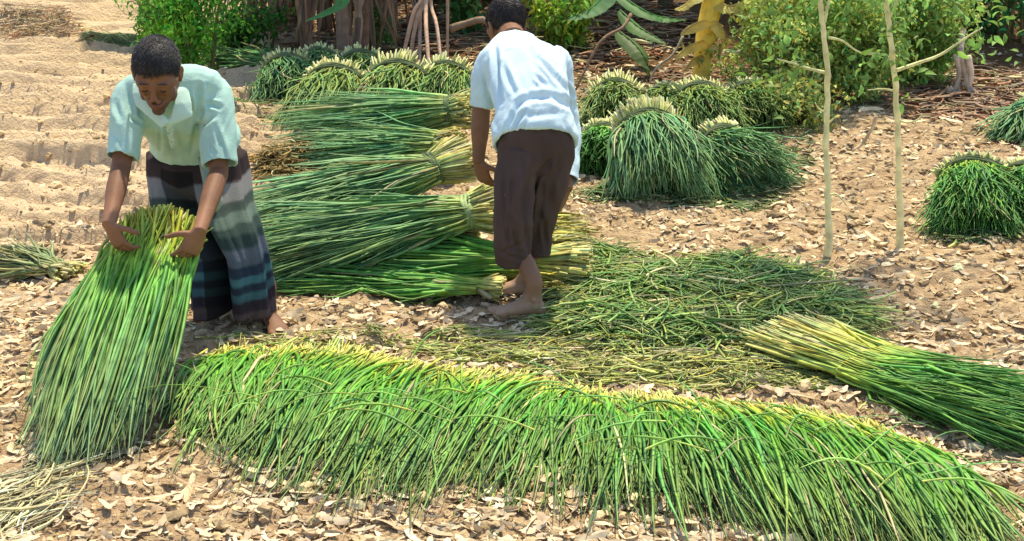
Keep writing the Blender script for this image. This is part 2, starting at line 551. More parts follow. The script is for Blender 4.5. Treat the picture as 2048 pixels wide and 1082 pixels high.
def hand(geo, wrist, d, pn, thumb, curl=.5, spread=.1, k=1.0, curls=None, thumb_out=.9):
    """palm, four unequal bent fingers, thumb from the side of the palm near its base"""
    wrist = np.asarray(wrist, float)
    d = unit(d); pn = unit(np.asarray(pn) - d * np.dot(pn, d)); s = np.cross(d, pn) * thumb
    L = .088 * k
    # palm
    th = np.linspace(0, 2 * math.pi, 14, endpoint=False)
    rings = []
    for t, w, h in ((-.12, .026, .020), (.1, .030, .018), (.45, .040, .0165), (.8, .043, .0145), (1.0, .040, .012)):
        c = wrist + d * L * t
        rings.append(c + k * (np.cos(th)[:, None] * s * w + np.sin(th)[:, None] * pn * h))
    geo.rings(rings)
    # pad at the base of the thumb
    geo.tube([wrist + d * .01 + s * .016 * k, wrist + d * .045 * k + s * .034 * k + pn * .006, ], [.016 * k, .014 * k], n=8, sub=1)
    lens = (.072, .080, .075, .060); rads = (.0088, .009, .0086, .0078)
    for i in range(4):
        off = (1.5 - i) * .0205 * k
        p = wrist + d * L * (.93 - .05 * abs(i - 1.3)) + s * off
        cu = (curls[i] if curls else curl) 
        fd = unit(d + s * (1.5 - i) * spread)
        ang = cu * .45
        pts = [p - fd * .02]; r = [rads[i] * k * 1.1]
        pts.append(p); r.append(rads[i] * k * 1.12)
        for seg, fr in enumerate((.45, .31, .24)):
            ang += cu * (.0 if seg == 0 else (.75 if seg == 1 else .6))
            v = fd * math.cos(ang) + pn * math.sin(ang)
            p = p + v * lens[i] * k * fr
            pts.append(p); r.append(rads[i] * k * (1.02, .95, .72)[seg])
        geo.tube(pts, r, n=8, sub=2)
    td = unit(d * .55 + s * thumb_out + pn * .35)
    p = wrist + d * .022 * k + s * .026 * k
    td2 = unit(td + d * .5 + pn * .25)
    geo.tube([p, p + td * .036 * k, p + td * .036 * k + td2 * .032 * k, p + td * .036 * k + td2 * .055 * k],
             [.0135 * k, .0115 * k, .0105 * k, .0075 * k], n=8, sub=2)

def foot(geo, ankle, heel, toe, side, w=.046):
    """ankle joint, heel and toe points on the ground; side = direction of the big toe"""
    heel = np.asarray(heel, float); toe = np.asarray(toe, float); ankle = np.asarray(ankle, float)
    d = unit(toe - heel); L = np.linalg.norm(toe - heel); s = unit(side - d * np.dot(side, d)); u = np.array([0, 0, 1.0])
    th = np.linspace(0, 2 * math.pi, 16, endpoint=False)
    rings = []
    for t, ww, hh in ((.0, .018, .016), (.06, .030, .030), (.2, .033, .040), (.4, .034, .036), (.6, .041, .026), (.76, w, .019), (.86, w * .9, .012)):
        c = heel + d * L * t + u * hh
        rings.append(c + np.cos(th)[:, None] * s * ww + np.sin(th)[:, None] * u * hh)
    geo.rings(rings)
    geo.tube([ankle, ankle * .5 + (heel + d * L * .17 + u * .05) * .5, heel + d * L * .2 + u * .035], [.034, .034, .035], n=12)
    geo.tube([ankle + d * .012, heel + d * L * .38 + u * .05, heel + d * L * .6 + u * .025], [.03, .027, .022], n=12)
    for i in range(5):
        o = (2 - i) * .0175
        ln = (.046, .040, .034, .028, .022)[i]
        r = (.0135, .0095, .009, .0085, .008)[i]
        p = heel + d * L * (.80 - .012 * i * i * .6) + s * (o + .003) + u * r
        geo.tube([p, p + d * ln * .6, p + d * ln], [r, r * 1.05, r * .8], n=8, sub=2)
    for sg in (-1, 1):
        geo.ell(ankle + s * sg * .03 + u * -.01, (.012, .014, .014), n=8, m=6)

def head_local(geo, c, M, k):
    """M rows: side, face forward, up"""
    E = lambda p, r: geo.ell(c + k * (np.array(p) @ M), [k * x for x in r], M, n=20, m=14)
    Tb = lambda pts, rr: geo.tube([c + k * (np.array(p) @ M) for p in pts], [k * x for x in rr], n=10, sub=3)
    E((0, -.012, .035), (.074, .095, .083))
    E((0, .026, .010), (.066, .064, .062))
    E((0, .022, -.048), (.054, .060, .074))
    E((0, .046, -.074), (.040, .036, .044))
    E((0, .066, -.108), (.023, .018, .018))
    for sg in (-1, 1):
        E((sg * .029, .081, .024), (.026, .010, .009))
        E((sg * .038, .060, -.018), (.019, .020, .024))
        E((sg * .040, .045, .012), (.026, .034, .034))
        E((sg * .032, .076, .004), (.0145, .013, .0125))
        E((sg * .013, .100, -.034), (.0095, .011, .008))
        E((sg * .048, .02, -.072), (.015, .03, .022))
        # ear: rim and lobe
        Tb([(sg * .072, .006, .02), (sg * .080, -.006, .026), (sg * .083, -.014, .006), (sg * .078, -.004, -.018), (sg * .073, .006, -.03)], (.006, .007, .007, .007, .007))
        E((sg * .076, -.002, -.0), (.008, .014, .022))
    Tb([(0, .083, .022), (0, .095, .003), (0, .103, -.016), (0, .105, -.026)], (.009, .009, .0115, .0115))
    Tb([(-.024, .078, -.064), (-.010, .092, -.0605), (.010, .092, -.0605), (.024, .078, -.064)], (.004, .0065, .0065, .004))
    Tb([(-.020, .078, -.070), (0, .091, -.0755), (.020, .078, -.070)], (.0045, .008, .0045))
    return E, Tb

def hair_cap(name, parent, c, M, k, rng, front=.055, line=None, colr=(.022, .021, .021)):
    g = Geo()
    n, m = 72, 60
    th = np.linspace(0, 2 * math.pi, n, endpoint=False)
    rings = []
    for ph in np.linspace(-math.pi / 2 + .05, math.pi / 2 - .02, m):
        l = np.stack([np.cos(th) * math.cos(ph), np.sin(th) * math.cos(ph), np.full(n, math.sin(ph))], 1)
        # radii of hair over the skull
        p = l * np.array([.0795, .099, .087]) + np.array([0, -.014, .037])
        # hairline: below the line the cap sinks inside the skull
        fy = p[:, 1]
        hl = np.interp(fy, [-.11, -.06, -.01, .02, .05, .09], [-.055, -.05, -.005, .012, .050, .064])
        below = p[:, 2] < hl
        kk = np.where(below, .86 - .1 * np.clip((hl - p[:, 2]) / .03, 0, 1), 1.0)
        lum = 1 + .008 * vnoise(th * 9, np.full(n, ph * 9), 3) + .03 * vnoise(th * 3, np.full(n, ph * 3), 5)
        p = (p - np.array([0, -.014, .03])) * (kk * np.where(below, 1, lum))[:, None] + np.array([0, -.014, .03])
        rings.append(c + k * (p @ M))
    g.rings(rings, c=colr)
    # short strands standing off the cap
    o = g.obj(name, M_hair, parent)
    N = 5200
    l = rng.normal(size=(N, 3)); l /= np.linalg.norm(l, axis=1, keepdims=True)
    p = l * np.array([.079, .0985, .0865]) + np.array([0, -.014, .037])
    hl = np.interp(p[:, 1], [-.11, -.06, -.01, .02, .05, .09], [-.055, -.05, -.005, .012, .050, .064])
    keep = p[:, 2] > hl + rng.normal(size=N) * .002
    p = p[keep]; l = l[keep]; N = len(p)
    flow = np.array([0.25, .9, -.25]) + rng.normal(size=(N, 3)) * .22
    flow -= l * np.sum(flow * l, 1, keepdims=True)
    flow /= np.linalg.norm(flow, axis=1, keepdims=True)
    s = np.linspace(0, 1, 4)[None, :, None]
    ln = rng.uniform(.010, .018, (N, 1, 1))
    Cc = p[:, None] + flow[:, None] * s * ln + l[:, None] * (np.sin(s * 2.2) * .0022)
    Cw = c + k * (Cc @ M)
    pal = dict(root=colr, low=colr, mid=tuple(np.array(colr) * 1.5), tip=tuple(np.array(colr) * 2.0), dead=0)
    V, Fc, C = blades_geo(Cw, np.full(N, .0022) * k, rng, pal)
    mesh_np('hair_strands', V, Fc, M_hair, o if False else parent, cols=C)
    return o

def flatten(V):
    """position across the line of sight, in metres at about 6.4 m"""
    V = np.atleast_2d(V)
    y = V[:, 1] * math.cos(PITCH) - (V[:, 2] - CAMH) * math.sin(PITCH)
    return np.stack([V[:, 0] / y, (V[:, 1] * math.sin(PITCH) + (V[:, 2] - CAMH) * math.cos(PITCH)) / y], 1) * 6.4

def seg_dist(V, a, b):
    Q = flatten(V); a = flatten(a)[0]; b = flatten(b)[0]
    ab = b - a
    t = np.clip(((Q - a) @ ab) / (ab @ ab), 0, 1)
    return np.linalg.norm(Q - (a + t[:, None] * ab), axis=1), t

def creases(V, N, lst, facing=(0, -1, .3)):
    f = unit(facing)
    m = np.clip((N @ f) * 2.5, 0, 1)
    D = np.zeros(len(V))
    for a, b, dep, wid in lst:
        d, t = seg_dist(V, a, b)
        tp = np.sin(np.clip(t, .02, .98) * math.pi) ** .5
        D += (-dep * np.exp(-(d / wid) ** 2) + dep * .55 * np.exp(-((d - wid * 2.0) / (wid * .9)) ** 2)) * tp * m
    return V + N * D[:, None]

def folds(V, N, amp, sx, sy, seed, dirv=(1, 0, 0)):
    dirv = unit(dirv); o = unit(np.cross(dirv, (0, 1, .2)))
    a = V @ dirv; b = V @ o
    w = vnoise(a / sx + .8 * vnoise(b / .08, a / .08, seed + 9), b / sy, seed) + .5 * vnoise(a / sx * 2.1, b / sy * 1.7, seed + 1)
    return V + N * (amp * w)[:, None]

SKIN = np.array([.225, .105, .055])
def person(name, geo, label, origin, skin=SKIN, marks=(), voxel=.0042):
    V, L, N = fuse(geo, voxel, 3)
    C = np.tile(skin, (len(V), 1))
    for fn in marks: C = fn(V, C)
    o = mesh_np(name, V, L, M_skin, None, origin, C)
    tag(o, label, 'person', 'farm workers')
    return o

X3 = np.array([1.0, 0, 0]); Z3 = np.array([0, 0, 1.0])

# ---------------- the man facing the camera, bent over the bundle
def build_front_man():
    rng = np.random.default_rng(5)
    g = Geo()
    pel = P(395, 315, 6.36); wst = P(382, 268, 6.27); ch = P(352, 212, 6.05); nb = P(337, 172, 5.93)
    axis = unit(nb - pel)
    S = unit(np.array([1, .12, .06])); D = unit(np.cross(S, axis))       # D towards the back/up or front
    if D[2] < 0: D = -D                                                   # D = back normal (up, away)
    sect(g, [(P(398, 350, 6.36), .13, .10, S, D), (pel, .155, .115, S, D), (wst, .135, .10, S, D), (ch, .160, .11, S, D),
             (P(343, 190, 5.98), .165, .095, S, D), (nb + D * .0, .09, .07, S, D)])
    hc = P(314, 147, 5.76)
    Fv = unit(np.array([.03, -.85, -.53])); Sd = unit(np.cross(Fv, Z3)); Sd = unit(Sd + np.array([0, 0, .04]))
    Sd = unit(Sd - Fv * np.dot(Sd, Fv)); Up = np.cross(Sd, Fv)
    if Up[2] < 0: Up = -Up
    M = np.array([Sd, Fv, Up]); k = 1.09
    head_local(g, hc, M, k)
    g.tube([nb + D * .01, (nb + hc) / 2 + D * .0, hc + k * (np.array([0, -.035, -.045]) @ M)], [.062, .056, .056], n=14)
    # arms
    shR = P(268, 186, 5.97); elR = P(241, 338, 5.80); wrR = P(218, 448, 5.55)
    shL = P(422, 180, 6.02); elL = P(438, 345, 5.86); wrL = P(399, 462, 5.55)
    for sh, el, wr in ((shR, elR, wrR), (shL, elL, wrL)):
        g.tube([sh, sh * .5 + el * .5, el], [.046, .042, .038], n=14)
        g.tube([el, el * .65 + wr * .35, wr * .8 + el * .2, wr + unit(wr - el) * .01], [.038, .039, .029, .026], n=14)
    g.tube([shR, nb + D * -.01, shL], [.045, .05, .045], n=14)
    # hands: closed on the stems, palms towards each other and down
    hand(g, wrR, (.40, -.10, -.80), (.55, .75, .1), 1, k=1.02, curls=(.8, .95, 1.0, 1.05), thumb_out=.9)
    hand(g, wrL, (-.42, -.12, -.75), (-.5, .8, .05), -1, k=1.04, curls=(.6, .85, .95, 1.0), spread=.12, thumb_out=1.2)
    # legs
    toe = G(566, 676); heel = G(527, 640)
    heel = toe + unit((heel - toe) * np.array([1, 1, 0])) * .235
    ankL = heel + np.array([.02, -.03, .075])
    g.tube([P(440, 330, 6.38), P(475, 452, 6.24), ankL + Z3 * .12 + X3 * -.01 + np.array([0, .02, 0]), ankL], [.075, .052, .042, .036], n=14)
    foot(g, ankL, heel, toe, np.array([-1, 0, 0]))
    toe2 = G(388, 636); heel2 = toe2 + np.array([.19, .13, 0])
    ankR = heel2 + np.array([-.04, -.02, .075])
    g.tube([P(360, 330, 6.38), P(392, 455, 6.26), ankR + Z3 * .12 + X3 * .02, ankR], [.075, .052, .042, .036], n=14)
    foot(g, ankR, heel2, toe2, np.array([.3, -1, 0]))
    def face(V, C):
        q = (V - hc) @ M.T / k
        lips = np.exp(-(((q[:, 0]) / .026) ** 2 + ((q[:, 1] - .09) / .025) ** 2 + ((q[:, 2] + .067) / .011) ** 2) ** 2)
        C = C * (1 - lips[:, None]) + np.array([.17, .06, .05]) * lips[:, None]
        n1 = .75 + .5 * vnoise(q[:, 0] * 900, q[:, 2] * 900, 4)
        mo = np.exp(-((q[:, 0] / .032) ** 4 + ((q[:, 2] + .050) / .008) ** 4)) * (q[:, 1] > .06) * .85
        jaw = sstep(.040, .052, np.abs(q[:, 0])) * sstep(-.012, -.03, q[:, 2]) * (q[:, 1] > -.01) * (q[:, 2] > -.15) * .45
        br = sstep(-.062, -.085, q[:, 2]) * (q[:, 1] > .0) * (q[:, 2] > -.15) * .8
        st = np.clip((mo + br + jaw) * n1, 0, .9)[:, None] * (1 - lips[:, None])
        C = C * (1 - st) + np.array([.03, .022, .018]) * st
        palm = np.zeros(len(V))
        for w in (wrR, wrL):
            palm = np.maximum(palm, sstep(.19, .05, np.linalg.norm(V - w, axis=1)))
        return C * (1 + .35 * palm[:, None])
    base = np.array([float((toe[0] + toe2[0]) / 2), float(heel[1]), 0.0])
    o = person('person', g, 'man in pale green shirt and striped wrap skirt bending over a sheaf of seedlings', base, marks=(face,), skin=SKIN * .9)
    hair_cap('hair', o, hc, M, k, rng)
    for nm, zz, yy, rr, cc in (('eyebrow', .030, .089, (.018, .003, .0028), (.04, .025, .018)), ('eye', -.001, .0875, (.0105, .004, .0028), (.02, .014, .012))):
        for sg in (-1, 1):
            e = Geo(); e.ell(hc + k * (np.array([sg * .031, yy - (.002 if nm == 'eyebrow' else 0), zz]) @ M), [k * x for x in rr], M, n=12, m=8, c=cc)
            e.obj(nm, M_hair, o)
    # ---- shirt
    s = Geo()
    dn = D * -.02
    hemc = P(385, 268, 6.30)
    sec = [(hemc + axis * .06 + dn, .155, .10, S, D), (hemc + dn + X3 * .012, .172, .118, S, D), (hemc + dn + X3 * .012, .188, .130, S, D), (P(378, 252, 6.24) + dn, .168, .118, S, D),
           (P(364, 230, 6.14) + dn * .3, .176, .118, S, D), (ch, .190, .122, S, D), (P(345, 190, 5.99), .200, .110, S, D), (nb + axis * .01, .12, .090, S, D), (nb + axis * .055, .07, .07, S, D)]
    sect(s, sec, n=36)
    s.tube([P(268, 186, 5.98), P(300, 172, 5.95), nb, P(385, 168, 5.98), P(422, 182, 6.02)], [.066, .074, .084, .078, .072], n=16)
    cuR = P(244, 316, 5.815); cuL = P(440, 330, 5.875)
    cuff_tube(s, [P(285, 178, 5.99), P(264, 196, 5.965), P(252, 250, 5.89), cuR], [.062, .072, .067, .061], depth=.07)
    cuff_tube(s, [P(398, 172, 6.03), P(424, 194, 6.02), P(434, 255, 5.95), cuL], [.066, .078, .074, .069], depth=.07)
    V, L, N = fuse(s, .0055, 7)
    q = lambda x, y, Y: P(x, y, Y)
    V = creases(V, N, [
        (q(396, 170, 5.9), q(400, 230, 5.86), .016, .011), (q(400, 230, 5.86), q(385, 300, 5.95), .015, .013),
        (q(425, 232, 5.85), q(395, 256, 5.85), .013, .011), (q(283, 190, 5.85), q(282, 240, 5.85), .014, .010),
        (q(262, 235, 5.83), q(284, 250, 5.85), .012, .008), (q(430, 250, 5.8), q(450, 320, 5.8), .008, .010),
        (q(330, 250, 5.85), q(350, 300, 5.95), .010, .012), (q(232, 205, 5.85), q(240, 240, 5.85), .008, .01),
        (q(318, 245, 5.82), q(322, 300, 5.9), .006, .006), (q(410, 205, 5.85), q(440, 215, 5.9), .010, .009),
        (q(300, 262, 5.82), q(345, 285, 5.9), .008, .010), (q(415, 290, 5.8), q(432, 312, 5.8), .006, .007)])
    V = folds(V, N, .014, .06, .20, 11, (1, 0, .5)); V = folds(V, N, .005, .022, .10, 12, (1, 0, -.4))
    C = np.tile(np.array([.42, .64, .56]), (len(V), 1))
    so = mesh_np('shirt', V, L, M_cloth, o, cols=C)
    # ---- collar: two pointed flaps round the neck, and the button placket
    cg = Geo()
    colc = (.50, .70, .60)
    nbk = nb + D * .03 + unit(hc - nb) * .03
    def flap(pts, th=.006):
        pts = [np.asarray(p, float) for p in pts]
        n = unit(np.cross(pts[1] - pts[0], pts[2] - pts[0]))
        a = np.array(pts); b = a + n * th; k2 = len(pts)
        cg.add(np.concatenate([a, b]), [tuple(range(k2)), tuple(reversed(range(k2, 2 * k2)))] +
               [(i, i + k2, (i + 1) % k2 + k2, (i + 1) % k2) for i in range(k2)], colc)
    def strip(pairs, th=.013):
        nn = unit((0, -1, .35)) * th
        rings = []
        for o_, i_ in pairs:
            o_ = P(*o_); i_ = P(*i_)
            rings.append(np.array([o_, (o_ + i_) / 2 + nn * .5, i_, i_ + nn, (o_ + i_) / 2 + nn * 1.4, o_ + nn]))
        cg.rings(rings, colc)
    strip([((266, 168, 5.90), (292, 166, 5.86)), ((266, 188, 5.86), (298, 186, 5.82)), ((273, 212, 5.83), (312, 212, 5.80)), ((300, 236, 5.80), (333, 234, 5.79)), ((324, 257, 5.79), (339, 245, 5.79))])
    strip([((372, 150, 5.96), (352, 158, 5.92)), ((378, 176, 5.90), (354, 186, 5.84)), ((384, 206, 5.86), (350, 208, 5.81)), ((386, 233, 5.84), (344, 226, 5.80)), ((356, 247, 5.81), (339, 238, 5.80)), ((330, 255, 5.80), (334, 246, 5.80))])
    strip([((330, 254, 5.80), (346, 250, 5.80)), ((336, 276, 5.86), (350, 273, 5.86)), ((342, 300, 5.93), (354, 297, 5.93))], .008)
    V, L, N = fuse(cg, .0042, 3)
    mesh_np('collar', V, L, M_cloth, so, cols=np.tile(np.array(colc), (len(V), 1)))
    # ---- striped wrap skirt
    px = [(296, 392, 105, 6.34), (340, 395, 110, 6.31), (400, 402, 108, 6.23), (450, 427, 99, 6.17), (500, 455, 83, 6.15), (550, 462, 84, 6.15), (600, 466, 85, 6.15), (618, 467, 86, 6.15)]
    ys = np.array([a[0] for a in px], float)
    nr, nt_ = 90, 200
    yy = np.linspace(296, 618, nr)
    th = np.linspace(0, 2 * math.pi, nt_, endpoint=False)      # th = -pi/2 faces the camera
    rows = []; cols = []
    bands = [(296, (.055, .035, .035)), (338, (.06, .042, .042)), (343, (.27, .26, .26)), (378, (.25, .25, .24)), (383, (.07, .09, .08)), (402, (.07, .10, .085)),
             (406, (.16, .22, .18)), (426, (.15, .21, .17)), (431, (.05, .085, .07)), (468, (.05, .08, .08)), (473, (.13, .15, .19)), (504, (.11, .14, .19)),
             (508, (.03, .05, .09)), (526, (.03, .05, .09)), (530, (.07, .19, .24)), (542, (.07, .19, .24)), (546, (.025, .04, .07)), (558, (.025, .04, .07)),
             (562, (.06, .15, .19)), (574, (.05, .12, .16)), (578, (.03, .025, .04)), (596, (.04, .03, .045)), (600, (.10, .075, .08)), (618, (.09, .07, .075))]
    by = np.array([b[0] for b in bands]); bc = np.array([b[1] for b in bands])
    for y in yy:
        cx = np.interp(y, ys, [a[1] for a in px]); hw = np.interp(y, ys, [a[2] for a in px]) * .93; Yd = np.interp(y, ys, [a[3] for a in px])
        c = P(cx, y, Yd); rx = hw / 488.0
        t = (y - 296) / 322
        ry = .150 - .01 * t
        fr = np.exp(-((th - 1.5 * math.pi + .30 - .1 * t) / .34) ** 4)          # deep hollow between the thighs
        f = 1 - .26 * sstep(.035, 0, t) - fr * (.92 * sstep(.10, .42, t)) + (.03 + .05 * t) * np.sin(th * 9 + 2.5 * vnoise(th * 2, np.full(nt_, t * 2), 3)) \
            + .03 * (np.abs(np.sin(th * 13 + 3 * t + vnoise(th * 3, np.full(nt_, t * 3), 12) * 3)) - .6) * (.4 + t) + .05 * vnoise(th * 3, np.full(nt_, t * 6), 8)
        ring = c + np.cos(th)[:, None] * X3 * rx * f[:, None] + np.sin(th)[:, None] * np.array([0, 1, .15]) * ry * f[:, None]
        ring[:, 2] += -.012 * np.sin(th * 2 + 1) * t
        rows.append(ring)
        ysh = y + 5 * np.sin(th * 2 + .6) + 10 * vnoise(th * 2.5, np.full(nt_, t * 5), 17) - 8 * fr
        leg_shade = (np.abs(th - 1.5 * math.pi + .30) < .36)[:, None] * (t > .06)  # hard-edged zone where shade between the legs is painted into the cloth
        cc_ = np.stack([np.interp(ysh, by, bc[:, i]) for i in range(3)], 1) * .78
        cols.append(np.where(leg_shade, cc_ * .25 + .006, cc_))  # cloth colour darkened there to stand in for shade
    # inner face
    rows2 = []; cols2 = []
    for i in reversed(range(nr)):
        c = rows[i].mean(0); rows2.append(c + (rows[i] - c) * .965); cols2.append(cols[i] * .9)
    allr = rows + rows2; allc = cols + cols2
    Vv = np.concatenate(allr); m_ = len(allr)
    ii = np.arange(m_ * nt_).reshape(m_, nt_)
    a = ii[:-1]; b = ii[1:]
    Fc = np.stack([a, b, np.roll(b, -1, 1), np.roll(a, -1, 1)], -1).reshape(-1, 4)
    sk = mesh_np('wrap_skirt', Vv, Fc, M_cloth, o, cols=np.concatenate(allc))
    kn = Geo()
    for x0, y0, x1, y1, r0, r1, cc in ((404, 316, 426, 404, .018, .040, (.28, .34, .30)),):
        p0 = P(x0, y0, 6.13); p1 = P(x1, y1, 5.99)
        kn.tube([p0, (p0 + p1) / 2 + np.array([.012, -.01, 0]), p1, p1 + np.array([0, .01, -.03])], [r0, (r0 + r1) / 2, r1, r1 * .5], n=12, c=cc)
    kn.obj('waist_knot', M_cloth, sk)
    return o

# ---------------- the man seen from behind
def build_back_man():
    rng = np.random.default_rng(8)
    g = Geo()
    pel = P(1072, 305, 6.44); wst = P(1066, 240, 6.50); ch = P(1055, 165, 6.62); ub = P(1045, 118, 6.72); nb = P(1027, 80, 6.82)
    S = unit(np.array([1, .10, -.02])); axis = unit(nb - pel); D = unit(np.cross(S, axis))
    if D[1] > 0: D = -D                                                    # D = back normal, to the camera
    sect(g, [(P(1072, 335, 6.44), .135, .10, S, D), (pel, .155, .115, S, D), (wst, .13, .095, S, D), (ch, .15, .10, S, D), (ub, .16, .085, S, D), (nb, .075, .06, S, D)])
    hc = P(1014, 54, 6.98)
    Fv = unit(np.array([-.4, .70, -.6])); Sd = unit(np.cross(Fv, Z3)); Up = np.cross(Sd, Fv)
    M = np.array([Sd, Fv, Up]); k = 1.06
    head_local(g, hc, M, k)
    g.tube([nb, (nb + hc) / 2, hc + k * (np.array([0, -.03, -.05]) @ M)], [.06, .055, .055], n=14)
    shL = P(982, 118, 6.72); elL = P(962, 222, 6.72); wrL = P(957, 322, 6.68)
    shR = P(1118, 122, 6.76); elR = P(1133, 262, 6.74); wrR = P(1133, 376, 6.54)
    for sh, el, wr in ((shL, elL, wrL), (shR, elR, wrR)):
        q_ = 1 if sh is shL else .84
        g.tube([sh, sh * .5 + el * .5, el], [.052 * q_, .045 * q_, .040 * q_], n=14)
        g.tube([el, el * .65 + wr * .35, wr * .8 + el * .2, wr + unit(wr - el) * .01], [.040 * q_, .041 * q_, .030, .027], n=14)
    g.tube([shL, ub, shR], [.055, .06, .055], n=14)
    hand(g, wrL, (.18, .05, -.6), (.6, .6, -.1), 1, curls=(.9, .9, 1.0, 1.0), k=1.05)
    hand(g, wrR, (-.30, -.05, -.6), (-.7, .5, 0), -1, curls=(.4, .5, .6, .6), k=1.1)
    # legs, feet pointing to the left of the picture
    h1 = G(1092, 634); t1 = G(976, 636); t1 = h1 + unit((t1 - h1) * np.array([1, 1, 0])) * .25
    h2 = G(1078, 596); t2 = h2 + np.array([-.24, .03, 0])
    for z in (h1, t1, h2, t2): z[2] = .012
    a1 = h1 + np.array([-.055, 0, .085]); a2 = h2 + np.array([-.05, 0, .085])
    g.tube([P(1035, 320, 6.42), P(1018, 425, 6.34), P(1036, 500, 6.40), a1 + Z3 * .08, a1], [.06, .044, .044, .036, .036], n=14)
    g.tube([P(1112, 320, 6.46), P(1083, 420, 6.56), P(1077, 490, 6.58), a2 + Z3 * .08, a2], [.06, .042, .040, .036, .036], n=14)
    foot(g, a1, h1, t1, np.array([0, 1, 0])); foot(g, a2, h2, t2, np.array([0, -1, 0]))
    def dusty(V, C):
        f = sstep(.16, .02, V[:, 2])[:, None] * (.75 + .5 * vnoise(V[:, 0] / .02, V[:, 2] / .02 + V[:, 1] / .03, 5))[:, None]
        f2 = sstep(.5, .3, V[:, 2])[:, None] * .25
        C = C * (1 - f2) + np.array([.40, .235, .15]) * f2
        return C * (1 - .7 * f) + np.array([.50, .34, .22]) * .7 * f
    base = np.array([float(h1[0]) - .08, float(h1[1]) + .05, 0.0])
    o = person('person', g, 'barefoot man in white shirt and dark brown trousers stooping, seen from behind', base, marks=(dusty,))
    hair_cap('hair', o, hc, M, k, rng, colr=(.02, .017, .017))
    s = Geo()
    hem = P(1070, 283, 6.44)
    sect(s, [(hem + axis * .07, .150, .105, S, D), (hem - Z3 * .004, .163, .118, S, D), (hem, .178, .132, S, D), (P(1068, 250, 6.48), .174, .128, S, D),
             (P(1066, 222, 6.51), .158, .114, S, D), (P(1063, 196, 6.56), .164, .124, S, D),
             (ch, .170, .122, S, D), (ub, .183, .104, S, D), (P(1035, 98, 6.77), .14, .082, S, D), (P(1028, 82, 6.81), .092, .075, S, D), (nb + unit(hc - nb) * .04, .066, .064, S, D)], n=36)
    cuff_tube(s, [P(1005, 108, 6.74), P(984, 122, 6.72), P(970, 160, 6.72), P(965, 212, 6.72)], [.052, .064, .058, .052], depth=.06)
    cuff_tube(s, [P(1098, 110, 6.78), P(1114, 128, 6.765), P(1124, 195, 6.75), P(1133, 265, 6.735), P(1133, 362, 6.57)], [.056, .066, .062, .058, .054], depth=.06)
    V, L, N = fuse(s, .0055, 7)
    q = P
    V = creases(V, N, [
        (q(1078, 116, 6.5), q(1128, 176, 6.45), .012, .009), (q(1118, 152, 6.5), q(1150, 200, 6.5), .012, .009),
        (q(1072, 150, 6.5), q(1090, 172, 6.45), .010, .008), (q(990, 90, 6.7), q(1000, 205, 6.6), .020, .010),
        (q(1000, 290, 6.35), q(1045, 195, 6.4), .012, .009), (q(1010, 285, 6.35), q(1050, 222, 6.35), .010, .008), (q(1022, 290, 6.35), q(1052, 244, 6.35), .009, .007),
        (q(1035, 212, 6.4), q(1062, 196, 6.4), .012, .014), (q(1060, 196, 6.4), q(1105, 194, 6.4), .012, .014), (q(1100, 194, 6.4), q(1152, 214, 6.45), .012, .014), (q(1040, 236, 6.4), q(1120, 226, 6.4), .005, .012),
        (q(1005, 130, 6.6), q(1030, 190, 6.5), .010, .011), (q(1005, 92, 6.66), q(1022, 84, 6.7), .01, .008),
        (q(1130, 240, 6.35), q(1140, 285, 6.35), .007, .009), (q(970, 130, 6.66), q(976, 195, 6.66), .006, .009)], facing=(0, -1, .4))
    V = folds(V, N, .014, .05, .22, 21, (1, 0, .6)); V = folds(V, N, .004, .022, .12, 22, (1, 0, -.7))
    mesh_np('shirt', V, L, M_cloth, o, cols=np.tile(np.array([.60, .76, .83]), (len(V), 1)))
    # trousers
    s = Geo()
    sect(s, [(P(1070, 262, 6.46), .145, .105, S, D), (P(1070, 300, 6.44), .168, .122, S, D), (P(1070, 335, 6.44), .160, .115, S, D), (P(1068, 362, 6.44), .11, .08, S, D)], n=32)
    cuff_tube(s, [P(1038, 300, 6.42), P(1030, 350, 6.40), P(1024, 420, 6.36), P(1023, 480, 6.37), P(1024, 522, 6.39)], [.085, .094, .084, .082, .074], depth=.07)
    cuff_tube(s, [P(1108, 300, 6.46), P(1100, 350, 6.48), P(1084, 420, 6.51), P(1079, 470, 6.55), P(1077, 508, 6.56)], [.086, .084, .068, .058, .052], depth=.07)
    V, L, N = fuse(s, .0055, 6)
    V = creases(V, N, [
        (q(1064, 345, 6.3), q(1052, 430, 6.3), .034, .022), (q(1045, 300, 6.3), q(1048, 420, 6.25), .006, .010), (q(1048, 420, 6.27), q(1058, 510, 6.3), .012, .010),
        (q(1002, 330, 6.3), q(1008, 480, 6.3), .010, .012), (q(1025, 360, 6.3), q(1012, 500, 6.3), .009, .008), (q(1090, 350, 6.3), q(1072, 480, 6.3), .010, .009), (q(1005, 505, 6.3), q(1045, 485, 6.3), .008, .008), (q(1020, 430, 6.25), q(1040, 520, 6.3), .010, .009), (q(1110, 310, 6.3), q(1075, 350, 6.3), .010, .010),
        (q(1125, 300, 6.35), q(1095, 400, 6.4), .007, .010), (q(1085, 430, 6.4), q(1092, 495, 6.5), .008, .008), (q(990, 500, 6.3), q(1050, 522, 6.3), .006, .007)])
    V = folds(V, N, .020, .045, .3, 41, (1, 0, .1)); V = folds(V, N, .004, .02, .1, 42, (1, 0, .3))
    mesh_np('trousers', V, L, M_cloth, o, cols=np.tile(np.array([.092, .060, .054]), (len(V), 1)) * (1 + .25 * vnoise(V[:, 0] / .05, V[:, 2] / .12, 3))[:, None])
    return o

# ================================================================== large plants behind the field
def stick(g, pts, rad, c, n=7, sub=4):
    g.tube([np.asarray(p, float) for p in pts], rad, n=n, c=c, sub=sub)

